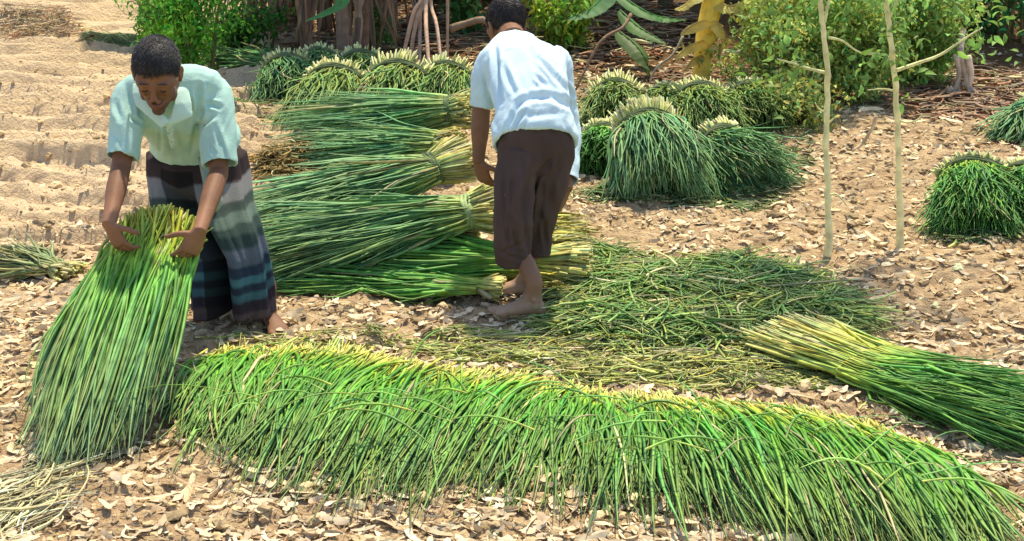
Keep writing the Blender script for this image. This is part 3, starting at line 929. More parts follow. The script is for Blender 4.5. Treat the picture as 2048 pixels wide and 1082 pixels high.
def broad_leaf(g_pts, width, colr, rng, torn=.2, n=26):
    """a banana leaf along a centre line: two half blades drooping from a thick midrib, with tears"""
    Q, _ = smooth_path([np.asarray(p, float) for p in g_pts], [0] * len(g_pts), max(2, n // (len(g_pts) - 1)))
    T = np.gradient(Q, axis=0); T /= np.linalg.norm(T, axis=1)[:, None]
    S = np.cross(T, Z3); S /= np.linalg.norm(S, axis=1)[:, None] + 1e-9
    U = np.cross(S, T)
    m = len(Q); t = np.linspace(0, 1, m)
    w = width * .5 * np.clip(np.sin(np.clip(t * 1.02, 0, 1) ** .7 * math.pi), .05, 1) ** .6
    rows = []
    for i in range(m):
        te = 1 - torn * rng.random()
        r = [Q[i] + S[i] * w[i] * f * (te if abs(f) > .7 else 1) - U[i] * w[i] * abs(f) ** 1.5 * .45 + U[i] * .003 * math.sin(i * 2.3) for f in (-1, -.55, 0, .55, 1)]
        rows.append(np.array(r))
    V = np.concatenate(rows); V2 = V[:0]
    Fc = []
    for i in range(m - 1):
        for j in range(4):
            a = i * 5 + j
            Fc.append((a, a + 1, a + 6, a + 5))
    return np.concatenate([V, V2]), Fc, colr, Q, w

def banana(label, bx, by, hgt, r, seed, trunkcol=(.36, .22, .15), leafcol=(.10, .26, .05), nleaf=6, group='banana plants behind the field', extra=(), sheaths=7, lean=(0, 0), leafL=1.15, name='banana_plant', cat='banana plant'):
    rng = np.random.default_rng(seed)
    base = np.array([bx, by, float(gh(bx, by))])
    o = empty(name, base); tag(o, label, cat, group)
    g = Geo()
    top = base + np.array([lean[0], lean[1], hgt])
    mid = (base + top) / 2 + rng.normal(size=3) * .02
    g.tube([base - Z3 * .05, base + Z3 * .15, mid, top], [r * 1.25, r * 1.05, r * .9, r * .6], n=16, c=trunkcol, sub=6)
    for k in range(6):     # overlapping sheath edges
        a = rng.random() * 6.28; e = np.array([math.cos(a), math.sin(a), 0]) * r * .95
        g.tube([base + e, base + e * .95 + (top - base) * rng.uniform(.4, .8), top * .98 + e * .3], [r * .22, r * .16, .01], n=6, c=tuple(np.array(trunkcol) * rng.uniform(.6, 1.3)))
    g.obj('trunk', M_bark, o)
    for k in range(nleaf):
        a = k * 2.4 + rng.random()
        dv = np.array([math.cos(a), math.sin(a), 0])
        Ln = leafL * rng.uniform(.75, 1.1)
        pts = [top - Z3 * .1, top + dv * .15 * Ln + Z3 * .35 * Ln, top + dv * .5 * Ln + Z3 * .5 * Ln, top + dv * .95 * Ln + Z3 * .15 * Ln]
        V, Fc, c, Q, w = broad_leaf(pts, .42, leafcol, rng)
        lg = Geo(); lg.add(V, Fc, tuple(np.array(leafcol) * rng.uniform(.7, 1.3)))
        lg.tube(list(Q), [.018 * (1 - i / len(Q)) + .004 for i in range(len(Q))], n=5, c=tuple(np.array(leafcol) * 1.7), sub=1)
        lg.obj('leaf', M_leaf, o)
    for pts, wd, cc in extra:
        V, Fc, c, Q, w = broad_leaf(pts, wd, cc, rng, torn=.12)
        lg = Geo(); lg.add(V, Fc, cc)
        lg.tube(list(Q), [.006 * (1 - i / len(Q)) + .003 for i in range(len(Q))], n=5, c=tuple(np.array(cc) * 1.4), sub=1)
        lg.obj('leaf', M_leaf, o)
    for k in range(sheaths):   # dry brown leaves hanging down round the trunk
        a = rng.random() * 6.28
        dv = np.array([math.cos(a), math.sin(a), 0])
        z1 = rng.uniform(.02, .3)
        p0 = base + dv * r + Z3 * hgt * rng.uniform(.5, .95)
        p1 = base + dv * (r + rng.uniform(.08, .25)) + Z3 * hgt * .45
        p2 = base + dv * (r + rng.uniform(.1, .45)) + Z3 * z1
        dc = np.array([.42, .27, .17]) * rng.uniform(.45, 1.25)
        V, Fc, c, Q, w = broad_leaf([p0, p1, p2], rng.uniform(.05, .14), dc, rng, torn=.5, n=16)
        lg = Geo(); lg.add(V, Fc, tuple(dc)); lg.tube(list(Q), [.009] * len(Q), n=5, c=tuple(dc * .8), sub=1)
        lg.obj('dry_leaf', M_leaf, o)
    return o

YB = 12.3
def gx_at(px, py):         # ground x,y under a pixel
    p = G(px, py, .15); return p[0], p[1]

b1 = gx_at(612, 92)
banana('slim banana trunk with a green leaf drooping over it, left of the broad skirted trunk', b1[0], b1[1], 1.7, .045, 11, trunkcol=(.42, .25, .17), nleaf=4, sheaths=5,
       extra=[([P(700, -60, 11.9), P(680, 0, 11.7), P(650, 22, 11.6), P(612, 42, 11.5)], .13, (.13, .34, .10))])
b2 = gx_at(690, 90)
banana('broad banana trunk wrapped in splayed dry brown sheaths', b2[0], b2[1], 1.9, .062, 12, trunkcol=(.42, .29, .21), nleaf=6, sheaths=20)
b3 = gx_at(727, 100)
banana('thin dark banana trunk with a feathery green plant climbing beside it', b3[0], b3[1], 1.6, .04, 13, trunkcol=(.24, .15, .10), nleaf=4, sheaths=4)
b4 = gx_at(540, 60)
banana('banana trunk with hanging dry strips beside the bright green bush', b4[0], b4[1] + .4, 1.8, .06, 14, trunkcol=(.34, .2, .13), nleaf=5, sheaths=12)
b5 = gx_at(850, 25)
banana('banana trunk standing behind the splayed dry stalks', b5[0], b5[1] + .1, 1.8, .07, 15, trunkcol=(.30, .2, .14), nleaf=6, sheaths=10)
b6 = gx_at(1200, 20)
banana('banana plant with dark trunk and large leaves behind the man in white', b6[0], b6[1] + .2, 1.8, .07, 16, trunkcol=(.16, .12, .07), nleaf=6, sheaths=6,
       extra=[([P(1240, -60, 12.6), P(1190, 10, 12.4), P(1130, 40, 12.3)], .22, (.12, .28, .10))])
b7 = gx_at(1330, 30)
banana('dark leaved banana plant with broad leaves bowing to the right', b7[0], b7[1], 1.4, .06, 17, trunkcol=(.12, .10, .05), nleaf=5, sheaths=4,
       extra=[([P(1225, -20, 12.2), P(1290, 22, 12.0), P(1330, 35, 12.0), P(1372, 40, 11.9)], .17, (.05, .19, .03)),
              ([P(1240, 20, 11.9), P(1275, 52, 11.7), P(1305, 70, 11.6), P(1334, 88, 11.5)], .16, (.07, .18, .03)),
              ([P(1235, 60, 11.7), P(1270, 88, 11.5), P(1292, 120, 11.4), P(1300, 155, 11.4)], .18, (.09, .16, .04))])

for i, (x, y, lb) in enumerate([(500, 30, 'shaded banana trunk farther back behind the bright green bush'), (575, 20, 'shaded banana trunk farther back, left of the drooping green leaf'), (650, 40, 'shaded banana trunk hung with dry strips just left of the broad one'),
        (780, 50, 'shaded banana trunk hung with dry strips left of the splayed stalks'), (935, 0, 'shaded banana trunk far behind the fallen log'), (1080, 10, 'shaded banana trunk far behind the head of the man in white'), (1270, 10, 'shaded banana trunk far behind the slanting branch'), (1470, 20, 'shaded banana trunk behind the yellow stemmed plant')]):
    p = gx_at(x, y)
    banana(lb, p[0], p[1], 1.9, .06, 500 + i, trunkcol=(.30, .19, .12), nleaf=6, sheaths=18)

# splayed dry stalks
def stalks(label, pxs, Y, colr, name='dry_stalks', cat='dry stalks', r=.025, part='stalk'):
    o = None
    for i, pts in enumerate(pxs):
        pp = [P(x, y, Y + dy) for x, y, dy in pts]
        if o is None:
            b = pp[-1].copy(); b[2] = float(gh(b[0], b[1])); o = empty(name, b); tag(o, label, cat)
        pp[-1][2] = min(pp[-1][2], float(gh(pp[-1][0], pp[-1][1])) + .02)
        g = Geo(); rr = r * (1 - .1 * (i % 3))
        stick(g, pp, [rr * 1.2] + [rr] * (len(pp) - 2) + [rr * .7], tuple(np.array(colr) * (.75 + .17 * (i % 4))))
        g.obj(part, M_bark, o)
    return o
stalks('pinkish dry stalks splaying down from one point behind the bundle row', [
    [(858, -60, 0), (850, 0, 0), (832, 45, -.1), (812, 92, -.2)], [(858, -60, 0), (852, 10, -.1), (853, 70, -.4), (862, 132, -.8)],
    [(862, -60, 0), (862, 10, 0), (874, 55, -.2), (886, 95, -.5)], [(850, -60, 0), (842, 0, 0), (826, 30, 0), (795, 55, 0)],
    [(845, -60, 0), (840, 30, 0), (838, 112, -.5)], [(893, -50, .2), (895, 0, .2), (893, 42, .2)]], 11.7, (.58, .38, .26), r=.017)
stalks('pale crossed dry sticks on the brown bank at upper right', [
    [(1920, 95, 0), (1925, 130, 0), (1945, 150, -.02)], [(1912, 110, 0), (1918, 150, 0), (1905, 180, 0)], [(1905, 175, 0), (1890, 185, 0), (1870, 195, 0)],
    [(1935, 112, 0), (1942, 150, 0), (1935, 172, 0)], [(1925, 165, 0), (1950, 185, 0), (1968, 205, 0)], [(1915, 180, 0), (1930, 195, 0), (1945, 205, 0)],
    [(1925, 60, .2), (1922, 95, .1), (1920, 130, 0)]], 10.9, (.66, .50, .36), name='broken_stump', cat='stump', r=.021)
stalks('long thin brown branch slanting up behind the stooping man', [[(1262, 28, .2), (1245, 55, .1), (1200, 85, 0), (1152, 115, -.1)]], 11.2, (.36, .22, .14), name='fallen_branch', cat='branch', r=.011, part='limb')
stalks('short pale stick leaning between the banana leaves and the bundles', [[(1366, 72, .1), (1345, 110, .05), (1310, 140, 0), (1290, 160, 0)]], 10.8, (.45, .42, .28), name='leaning_stick', cat='stick', r=.008, part='limb')
stalks('brown fallen log lying under the plants beside the head of the man in white', [[(900, 58, 0), (930, 48, 0), (975, 44, 0), (1000, 46, 0)]], 12.3, (.36, .25, .16), name='fallen_log', cat='log', r=.028, part='limb')

# yellow plant
yb = gx_at(1402, 158)
def yellow_plant():
    rng = np.random.default_rng(77)
    base = np.array([yb[0], yb[1], float(gh(*yb))])
    o = empty('yellow_plant', base); tag(o, 'thick yellow stemmed plant with withering yellow leaves hanging off it', 'plant')
    g = Geo(); Y = yb[1]
    g.tube([base, P(1405, 110, Y), P(1415, 50, Y), P(1432, -30, Y), P(1445, -180, Y)], [.062, .06, .070, .076, .06], n=14, c=(.95, .68, .13), sub=5)
    g.obj('trunk', M_bark, o)
    for pts, wd, cc in [([(1418, 40, -.05), (1395, 45, -.1), (1378, 55, -.15), (1362, 70, -.2)], .17, (.9, .66, .16)),
                        ([(1410, 80, -.05), (1388, 88, -.1), (1368, 100, -.15), (1350, 118, -.2)], .14, (.9, .68, .15)),
                        ([(1425, 40, -.05), (1440, 50, -.1), (1450, 75, -.12), (1440, 105, -.1)], .16, (.85, .66, .18)),
                        ([(1415, 95, -.05), (1432, 92, -.1), (1440, 110, -.1)], .1, (.7, .6, .25)),
                        ([(1405, 110, -.05), (1385, 120, -.1), (1370, 140, -.12)], .12, (.66, .5, .16)),
                        ([(1430, 0, 0), (1460, 12, -.1), (1490, 5, -.1), (1510, 30, -.1)], .18, (.62, .5, .14)),
                        ([(1430, -20, 0), (1395, -10, -.1), (1370, 10, -.1), (1350, 20, -.1)], .16, (.5, .44, .12)),
                        ([(1440, -150, 0), (1480, -220, -.1), (1560, -200, -.1)], .2, (.4, .45, .1)),
                        ([(1440, -150, 0), (1400, -230, -.1), (1330, -200, -.1)], .2, (.4, .45, .1))]:
        V, Fc, c, Q, w = broad_leaf([P(x, y, Y + d) for x, y, d in pts], wd, cc, rng, torn=.15)
        lg = Geo(); lg.add(V, Fc, cc); lg.tube(list(Q), [.007] * len(Q), n=5, c=(.75, .6, .2), sub=1)
        lg.obj('leaf', M_leaf, o)
yellow_plant()

# shrubs.  label, pixel foot, height, radius, leaves, leaf length, colour
SH = [
 ('bright green feathery bush behind the head of the man in the green shirt', 400, 120, 1.1, .40, 4200, .05, (.16, .42, .04)),
 ('low bright green bush left of the feathery bush at the path edge', 335, 85, .5, .28, 1800, .05, (.20, .45, .06)),
 ('dark green bush beneath the hanging dry banana strips', 475, 92, .55, .32, 2200, .05, (.07, .22, .03)),
 ('climbing green plant between the banana trunks', 745, 78, .7, .12, 900, .045, (.12, .30, .05)),
 ('yellow green bush directly right of the head of the man in white', 1120, 72, .8, .26, 1900, .07, (.30, .46, .05)),
 ('small green plant left of the head of the man in white', 935, 42, .8, .24, 900, .09, (.14, .30, .08)),
 ('green bush with small leaves behind the yellow stemmed plant', 1535, 130, 1.0, .30, 4200, .045, (.46, .46, .10)),
 ('olive green bush left of the first pale sapling', 1575, 165, 1.0, .42, 6500, .046, (.36, .46, .11)),
 ('leafy green bush between the two pale saplings', 1700, 165, 1.0, .44, 7000, .046, (.30, .44, .10)),
 ('leafy green bush behind the second pale sapling', 1820, 135, 1.05, .42, 6500, .05, (.30, .46, .10)),
 ('dark bluish green bush in the top right corner', 2025, 75, 1.3, .45, 3200, .07, (.05, .20, .06)),
 ('broad yellowish bush farther back behind the saplings', 1640, 70, 1.2, .55, 4200, .08, (.26, .40, .08)),
 ('dark bush far back between the banana trunks at the left', 560, -25, 1.2, .5, 2400, .08, (.07, .19, .04)),
 ('dark bush far back behind the splayed stalks', 810, -25, 1.2, .5, 2400, .08, (.07, .18, .05)),
 ('tall green bush far back behind the man in white', 1010, -20, 1.2, .5, 2400, .08, (.10, .24, .05)),
 ('olive bush far back just right of the yellow green bush', 1190, -20, 1.2, .45, 2400, .08, (.12, .22, .05)),
 ('yellowing bush far back behind the yellow stemmed plant', 1420, -20, 1.2, .5, 2800, .07, (.34, .36, .08)),
 ('hazy yellow green bush at the very back right of the yellow plant', 1540, 20, 1.2, .5, 3200, .06, (.30, .38, .08)),
 ('deep green bush at the very back between the right sapling and the stump', 1860, 20, 1.2, .5, 3200, .06, (.14, .30, .07)),
 ('shaded dark bush behind the pale crossed sticks', 1930, 60, 1.0, .35, 2000, .08, (.07, .18, .05)),
 ('low weedy bush in front of the olive green bush', 1560, 196, .35, .30, 1300, .045, (.30, .36, .08)),
 ('low scrubby weeds right of the leaning bundles', 1620, 205, .35, .36, 1500, .05, (.30, .36, .09)),
 ('dark shrub in deep shade between the dry stalks and the man in white', 910, -20, 1.2, .5, 2200, .09, (.08, .2, .04)),
 ('dark shrub in deep shade behind the broad banana trunk', 660, -10, 1.3, .55, 2400, .09, (.07, .17, .04)),
 ('dark shrub in deep shade above the fallen branch', 1290, -30, 1.2, .5, 2400, .09, (.06, .16, .04)),
]
for i, (lb, x, y, h, r, n, ll, cc) in enumerate(SH):
    p = gx_at(x, y)
    shrub(lb, p, h, r, n, ll, cc, 300 + i, group='bushes along the back of the field')

# saplings: pale trunks in the field
def sapling(label, trunk, branches, seed, Y):
    rng = np.random.default_rng(seed)
    b = G(*trunk[0]); b[2] = float(gh(b[0], b[1]))
    o = empty('sapling', b); tag(o, label, 'sapling', 'pale saplings')
    g = Geo()
    pp = [b - Z3 * .03] + [P(x, y, b[1]) for x, y in trunk[1:]]
    last = pp[-1]; pp += [last + np.array([.03, 0, .5]), last + np.array([0, .03, 1.0])]
    rr = list(np.linspace(.0155, .009, len(pp))); rr[0] = .021
    Q, Rr = smooth_path(pp, rr, 8)
    Rr = Rr * (1 + .10 * np.sin(np.arange(len(Rr)) * 1.7)) + .002 * (np.arange(len(Rr)) % 8 == 0)
    Q = Q + rng.normal(size=Q.shape) * .0022
    g.tube(list(Q), list(Rr), n=10, c=(.86, .76, .38), sub=1)
    g.obj('trunk', M_bark, o)
    tips = [Q[-1], Q[-6], Q[-12]]
    for pts, r in branches:
        q = [P(x, y, b[1] + d) for x, y, d in pts]
        g = Geo(); g.tube(q, list(np.linspace(r, r * .4, len(q))), n=7, c=(.72, .70, .34), sub=4); g.obj('branch', M_bark, o)
        if r > .0065: tips.append(q[-1])
    tw = Geo()
    for k in range(9):
        a = rng.random() * 6.28; st = Q[-1 - rng.integers(0, 14)]
        e = st + np.array([math.cos(a) * .35, math.sin(a) * .35, rng.uniform(.1, .35)])
        tw.tube([st, (st + e) / 2 + Z3 * .04, e], [.006, .004, .002], n=5, c=(.5, .5, .22)); tips.append(e)
    tw.obj('twigs', M_bark, o)
    tips = np.array(tips); n = 900
    k = rng.integers(0, len(tips), n)
    Cn = tips[k] + rng.normal(size=(n, 3)) * .10
    L = .055 * rng.uniform(.5, 1.3, n)
    c = np.array([.22, .40, .08]) * np.exp(rng.normal(size=(n, 1)) * .3)
    V, Fc, C = leaves_geo(Cn, rng.normal(size=(n, 3)), rng.normal(size=(n, 3)) + [0, 0, 1], L, L * .45, c)
    mesh_np('foliage', V, Fc, M_leaf, o, cols=C)
sapling('left of two thin pale saplings, the thicker straighter one standing in the dry field', [(1656, 508), (1657, 400), (1652, 280), (1655, 150), (1645, 40), (1640, -60)],
        [([(1654, 146, 0), (1620, 138, .02), (1590, 128, 0), (1555, 118, -.02)], .009), ([(1657, 75, 0), (1685, 82, 0), (1720, 105, .03), (1765, 110, .05)], .007),
         ([(1648, 45, 0), (1656, 10, 0), (1668, -40, 0)], .010), ([(1655, 248, 0), (1664, 240, 0), (1672, 232, 0)], .006), ([(1652, 225, 0), (1638, 218, 0), (1630, 205, 0)], .006),
         ([(1658, 390, 0), (1672, 388, 0), (1685, 400, -.02), (1694, 412, -.03)], .006)], 61, 0)
sapling('right of two thin pale saplings, leaning slightly with a long branch to the right', [(1802, 492), (1798, 360), (1794, 220), (1784, 100), (1775, 30), (1770, -60)],
        [([(1790, 142, 0), (1830, 128, .02), (1880, 110, .04), (1925, 80, .06), (1965, 55, .08)], .010), ([(1786, 118, 0), (1760, 108, 0), (1730, 104, 0)], .006),
         ([(1790, 182, 0), (1765, 178, .02), (1735, 180, .03)], .006), ([(1797, 240, 0), (1815, 245, -.02), (1835, 240, -.03), (1845, 228, -.03)], .006),
         ([(1776, 40, 0), (1790, 10, 0), (1800, -40, 0)], .008)], 62, 0)
stalks('short crooked pale twig standing between the two saplings', [[(1752, 232, 0), (1745, 255, 0), (1733, 275, 0), (1722, 290, 0), (1705, 300, -.05)]], float(G(1705, 300)[1]) + .0, (.75, .6, .36), name='crooked_twig', cat='twig', r=.010, part='limb')

# ================================================================== people
build_front_man()
build_back_man()

# ================================================================== seedling bundles
BL = dict(root=(.58, .60, .22), low=(.40, .54, .16), mid=(.17, .41, .13), tip=(.24, .44, .19), dead=.03)     # bluish wilting ones
GR = dict(root=(.66, .66, .2), low=(.38, .54, .08), mid=(.15, .45, .06), tip=(.17, .40, .10), dead=.02)
OL = dict(root=(.70, .66, .22), low=(.38, .46, .12), mid=(.27, .43, .09), tip=(.26, .42, .13), dead=.06)

# standing sheaves, leaning back with the roots uppermost, tied by a dark band.  pixel of band centre, pixel of the tips on the ground
def standing(label, x, y, xb, yb_, wpx, N, seed, pal, group, Lroot=.10, tiecol=(.11, .14, .06), tipw=1.45, flat=.75):
    wpx *= 1.12; N = int(N * 1.15); y -= 4
    tip = G(xb, yb_, .02)
    r = wpx / F * tip[1] * 1.05 * .5
    q0 = ray(x, y + wpx * .34); ta = -q0[2] / q0[1]
    zt = max((CAMH / ta - tip[1]) / (1.25 + 1 / ta), r * .9)
    tie = G(x, y + wpx * .34, zt)
    if tie[1] - tip[1] < .36:
        zt = r * .9; tie = G(x, y + wpx * .22, zt)
        tip = np.array([tip[0], tie[1] - .40, .03])
    short = tie[2] < r
    d = tip - tie
    L = max(np.linalg.norm(d), 3.0 * r)
    return sheaf(label, tie, d, L * 1.05, N, r_tie=r * .96, r_tip=r * tipw, r_root=r * 1.16, Lroot=Lroot * .85, flat=.92, droop=.0, arch=.02 if short else .10, pal=pal, w=.014, seed=seed, group=group, bow=.06, tiecol=tiecol,
                 lmin=.55, rootpal=dict(root=pal['low'], low=(.58, .70, .20), mid=(.76, .82, .30), tip=(.84, .84, .42), dead=.03, hue=.05, pos=[0, .15, .5, 1]))

gf = 'tied bundles standing in a row at the back'
standing('tied bundle with frayed pale crown, leftmost of the back row', 573, 132, 585, 212, 86, 700, 101, BL, gf)
standing('plump olive bundle second from left in the back row', 672, 158, 668, 215, 104, 650, 102, OL, gf, Lroot=.10)
standing('tied bundle with dark band below dry stalks, standing in the back row', 800, 150, 790, 212, 108, 700, 103, OL, gf, Lroot=.14)
standing('yellow crowned bundle in the back row beside the man in white', 895, 150, 880, 205, 92, 600, 104, OL, gf, Lroot=.12)
standing('pale topped bundle peeping over the back row above the plump olive one', 640, 118, 636, 180, 74, 500, 105, BL, gf, Lroot=.09)
standing('pale topped bundle peeping over the back row, right of the other', 720, 125, 735, 190, 84, 500, 106, OL, gf, Lroot=.10)
gm = 'tied bundles heaped on the right of the man in white'
standing('olive yellow bundle at the back of the heap, nearest the banana plants', 1232, 182, 1225, 265, 86, 600, 111, OL, gm, Lroot=.15)
standing('largest bluish green bundle with dark band, front centre of the heap', 1292, 222, 1330, 398, 100, 1300, 112, BL, gm, Lroot=.12, tipw=1.75)
standing('squat green bundle touching the trousers of the man in white', 1208, 268, 1208, 392, 84, 900, 113, GR, gm, Lroot=.08, tipw=1.25)
standing('dark green bundle at the back right of the heap with a drooping band', 1398, 190, 1420, 272, 96, 700, 114, OL, gm, Lroot=.10)
standing('small dull bundle farthest right at the back of the heap', 1498, 186, 1515, 262, 80, 600, 115, OL, gm, Lroot=.08)
standing('bundle with pale frayed crown slumping to the lower right of the heap', 1440, 276, 1540, 400, 104, 1100, 116, BL, gm, Lroot=.10, tipw=1.4)
standing('bundle pressed behind the largest one in the heap', 1330, 190, 1345, 290, 76, 500, 117, OL, gm, Lroot=.08)
gr_ = 'tied bundles at the right edge of the field'
standing('round topped bright green bundle by itself near the right edge', 1945, 342, 1950, 462, 122, 1300, 121, GR, gr_, Lroot=.05, tipw=1.2)
standing('green bundle cut off by the right edge beside the round topped one', 2052, 350, 2050, 468, 100, 900, 122, GR, gr_, Lroot=.07, tipw=1.2)

def lying(label, tie, tips, zt, L, N, seed, pal, r_tie, r_tip, r_root, Lroot, group, rw=.025, droop=.05, flat=.6, w=.017, tie_on=True, wide=1.0, ztip=.05, bow=.05, tiecol=(.05, .07, .03)):
    a = G(*tie, zt); b = G(*tips, ztip)
    d = b - a
    return sheaf(label, a, d, L or np.linalg.norm(d) * 1.05, N, r_tie=r_tie, r_tip=r_tip, r_root=r_root, Lroot=Lroot, tie=tie_on, flat=flat, droop=droop, pal=pal, w=w, seed=seed, group=group, bow=bow, wide=wide, tiecol=tiecol, lmin=.45, rw=rw)
gp = 'bundles piled behind the men'
lying('lowest bundle of the pile, its roots behind the bare feet', (1075, 525), (545, 520), .10, None, 900, 131, GR, .09, .22, .14, .22, gp, flat=.55, tie_on=False, w=.019)
lying('long loose bundle lying flat along the front edge of the pile', (958, 572), (560, 552), .05, None, 420, 132, GR, .06, .14, .08, .10, gp, flat=.4, tie_on=False, w=.019)
lying('bundle knotted with a pale strand near the trousers of the man in white', (935, 425), (515, 508), .28, None, 1100, 133, BL, .11, .25, .16, .17, gp, flat=.62, droop=.03, ztip=.12, tiecol=(.32, .42, .18), w=.018)
lying('bundle with yellow root ends tied in mid pile', (862, 338), (500, 450), .32, None, 1100, 134, BL, .11, .26, .17, .20, gp, flat=.6, droop=.02, ztip=.14, w=.018, tiecol=(.08, .12, .05))
lying('bluish bundle at the top of the pile stretched towards the far left', (905, 222), (585, 268), .28, None, 900, 135, BL, .12, .27, .16, .12, gp, flat=.7, droop=.02, ztip=.10, tiecol=(.1, .15, .06))
lying('limp bluish bundle in the pile just right of the brown withered heap', (880, 290), (620, 318), .20, None, 800, 136, BL, .12, .26, .14, .10, gp, flat=.6, droop=.03, ztip=.06, tie_on=False)
lying('bundle pushed under the pile with its tips behind the striped skirt', (900, 470), (540, 500), .15, None, 700, 137, BL, .09, .18, .12, .12, gp, flat=.6, tie_on=False, ztip=.06, w=.018)
lying('dark green bundle lying behind the shoulder of the man in the green shirt', (560, 128), (430, 128), .12, None, 500, 138, BL, .10, .20, .12, .05, None, flat=.6, tie_on=False)
lying("thin grey green bunch lying on pale soil left of the green shirted man's head", (275, 92), (165, 98), .08, None, 380, 139, dict(root=(.4, .42, .2), low=(.3, .38, .15), mid=(.20, .30, .12), tip=(.3, .36, .2), dead=.2), .06, .12, .08, .05, None, flat=.6, tie_on=False)
lying('pale leafed bundle cut off by the right edge above the round topped one', (2065, 205), (2010, 280), .2, None, 380, 140, BL, .06, .13, .08, .05, None, flat=.6, tie_on=False, w=.019)
lying('green bundle pointing off to the right beside the loose heap', (1735, 722), (2130, 862), .07, None, 1100, 141, dict(root=(.62, .68, .16), low=(.44, .58, .09), mid=(.18, .45, .07), tip=(.17, .40, .10), dead=.02), .18, .21, .17, .42, None, flat=.26, tie_on=False, w=.013, droop=.0, ztip=.06, rw=.04)
lying('small faded grey green bunch lying at the left edge of the field', (110, 535), (-20, 510), .04, None, 330, 142, dict(root=(.5, .5, .2), low=(.36, .42, .16), mid=(.26, .36, .14), tip=(.4, .42, .2), dead=.25), .05, .14, .06, .12, None, flat=.35, tie_on=False)

# the sheaf the man is holding: fanned out from his hands to the ground
def held():
    rng = np.random.default_rng(200)
    base = G(230, 800); base[2] = 0
    o = empty('seedling_bundle', base)
    tag(o, 'loose sheaf held by the man in the green shirt, fanning down to the soil', 'seedling bundle')
    N = 1700; K = 12
    s = np.linspace(0, 1, K)[None, :]
    u = rng.uniform(-1, 1, N); u = np.sign(u) * np.abs(u) ** .8
    dep = rng.uniform(-1, 1, N) * np.sqrt(1 - .7 * u * u)
    # three stations: top of roots, hands, tips
    topx = 322 + 62 * u + rng.normal(size=N) * 16; topy = 430 + 30 * np.abs(u) + rng.uniform(-26, 34, N)
    hx = 305 + 80 * u + rng.normal(size=N) * 9; hy = 492 + 6 * np.abs(u)
    lw = rng.uniform(.5, 1.08, N)
    bx = 178 + 104 * u + rng.normal(size=N) * 26 - 22 * np.maximum(u, 0); byy = 890 - 30 * u - 20 * u ** 2 + rng.uniform(-80, 55, N)
    def PV(px, py, Y):
        r0 = np.stack([px - W / 2, F * math.cos(PITCH) + (H / 2 - py) * math.sin(PITCH), -F * math.sin(PITCH) + (H / 2 - py) * math.cos(PITCH)], -1)
        return np.array([0, 0, CAMH]) + r0 * (Y / r0[:, 1])[:, None]
    a = PV(topx, topy, 5.72 + .05 * dep); b = PV(hx, hy, 5.62 + .055 * dep)
    r0 = np.stack([bx - W / 2, F * math.cos(PITCH) + (H / 2 - byy) * math.sin(PITCH), -F * math.sin(PITCH) + (H / 2 - byy) * math.cos(PITCH)], -1)
    tt = (.03 - CAMH) / r0[:, 2]; c = np.array([0, 0, CAMH]) + r0 * tt[:, None]
    c[:, 1] += .10 * dep
    mid = b * .5 + c * .5 + np.array([0, -.05, .07]) * (1 + .6 * dep[:, None]) + rng.normal(size=(N, 3)) * np.array([.055, .03, .03])
    # quadratic through a-b then b-mid-c
    C = np.zeros((N, K, 3))
    for i, t in enumerate(np.linspace(0, 1, K)):
        if t < .2:
            q = t / .2; C[:, i] = a * (1 - q) + b * q
        else:
            q = (t - .2) / .8 * (.55 + .45 * lw); q = q[:, None]; C[:, i] = b * (1 - q) ** 2 + 2 * mid * q * (1 - q) + c * q * q
    sw = np.linspace(0, 1, K)[None, :]
    C[..., 0] += rng.normal(size=(N, 1)) * .010 * np.sin(sw * 9 + rng.random((N, 1)) * 6) * sw
    C = clampz(C, .006 + .05 * rng.random((N, 1)))
    pal = dict(root=(.66, .70, .12), low=(.36, .60, .06), mid=(.16, .46, .06), tip=(.30, .44, .20), dead=.03, pos=[0.0, .20, .36, 1])
    bl = Blades(); bl.add(*blades_geo(C, .015 * rng.uniform(.45, 1.5, N), rng, pal, prof=np.interp(np.linspace(0, 1, K), [0, .15, .5, .8, 1], [.6, .9, 1, .7, .12])))
    bl.obj('leaf_blades', M_blade, o)
held()

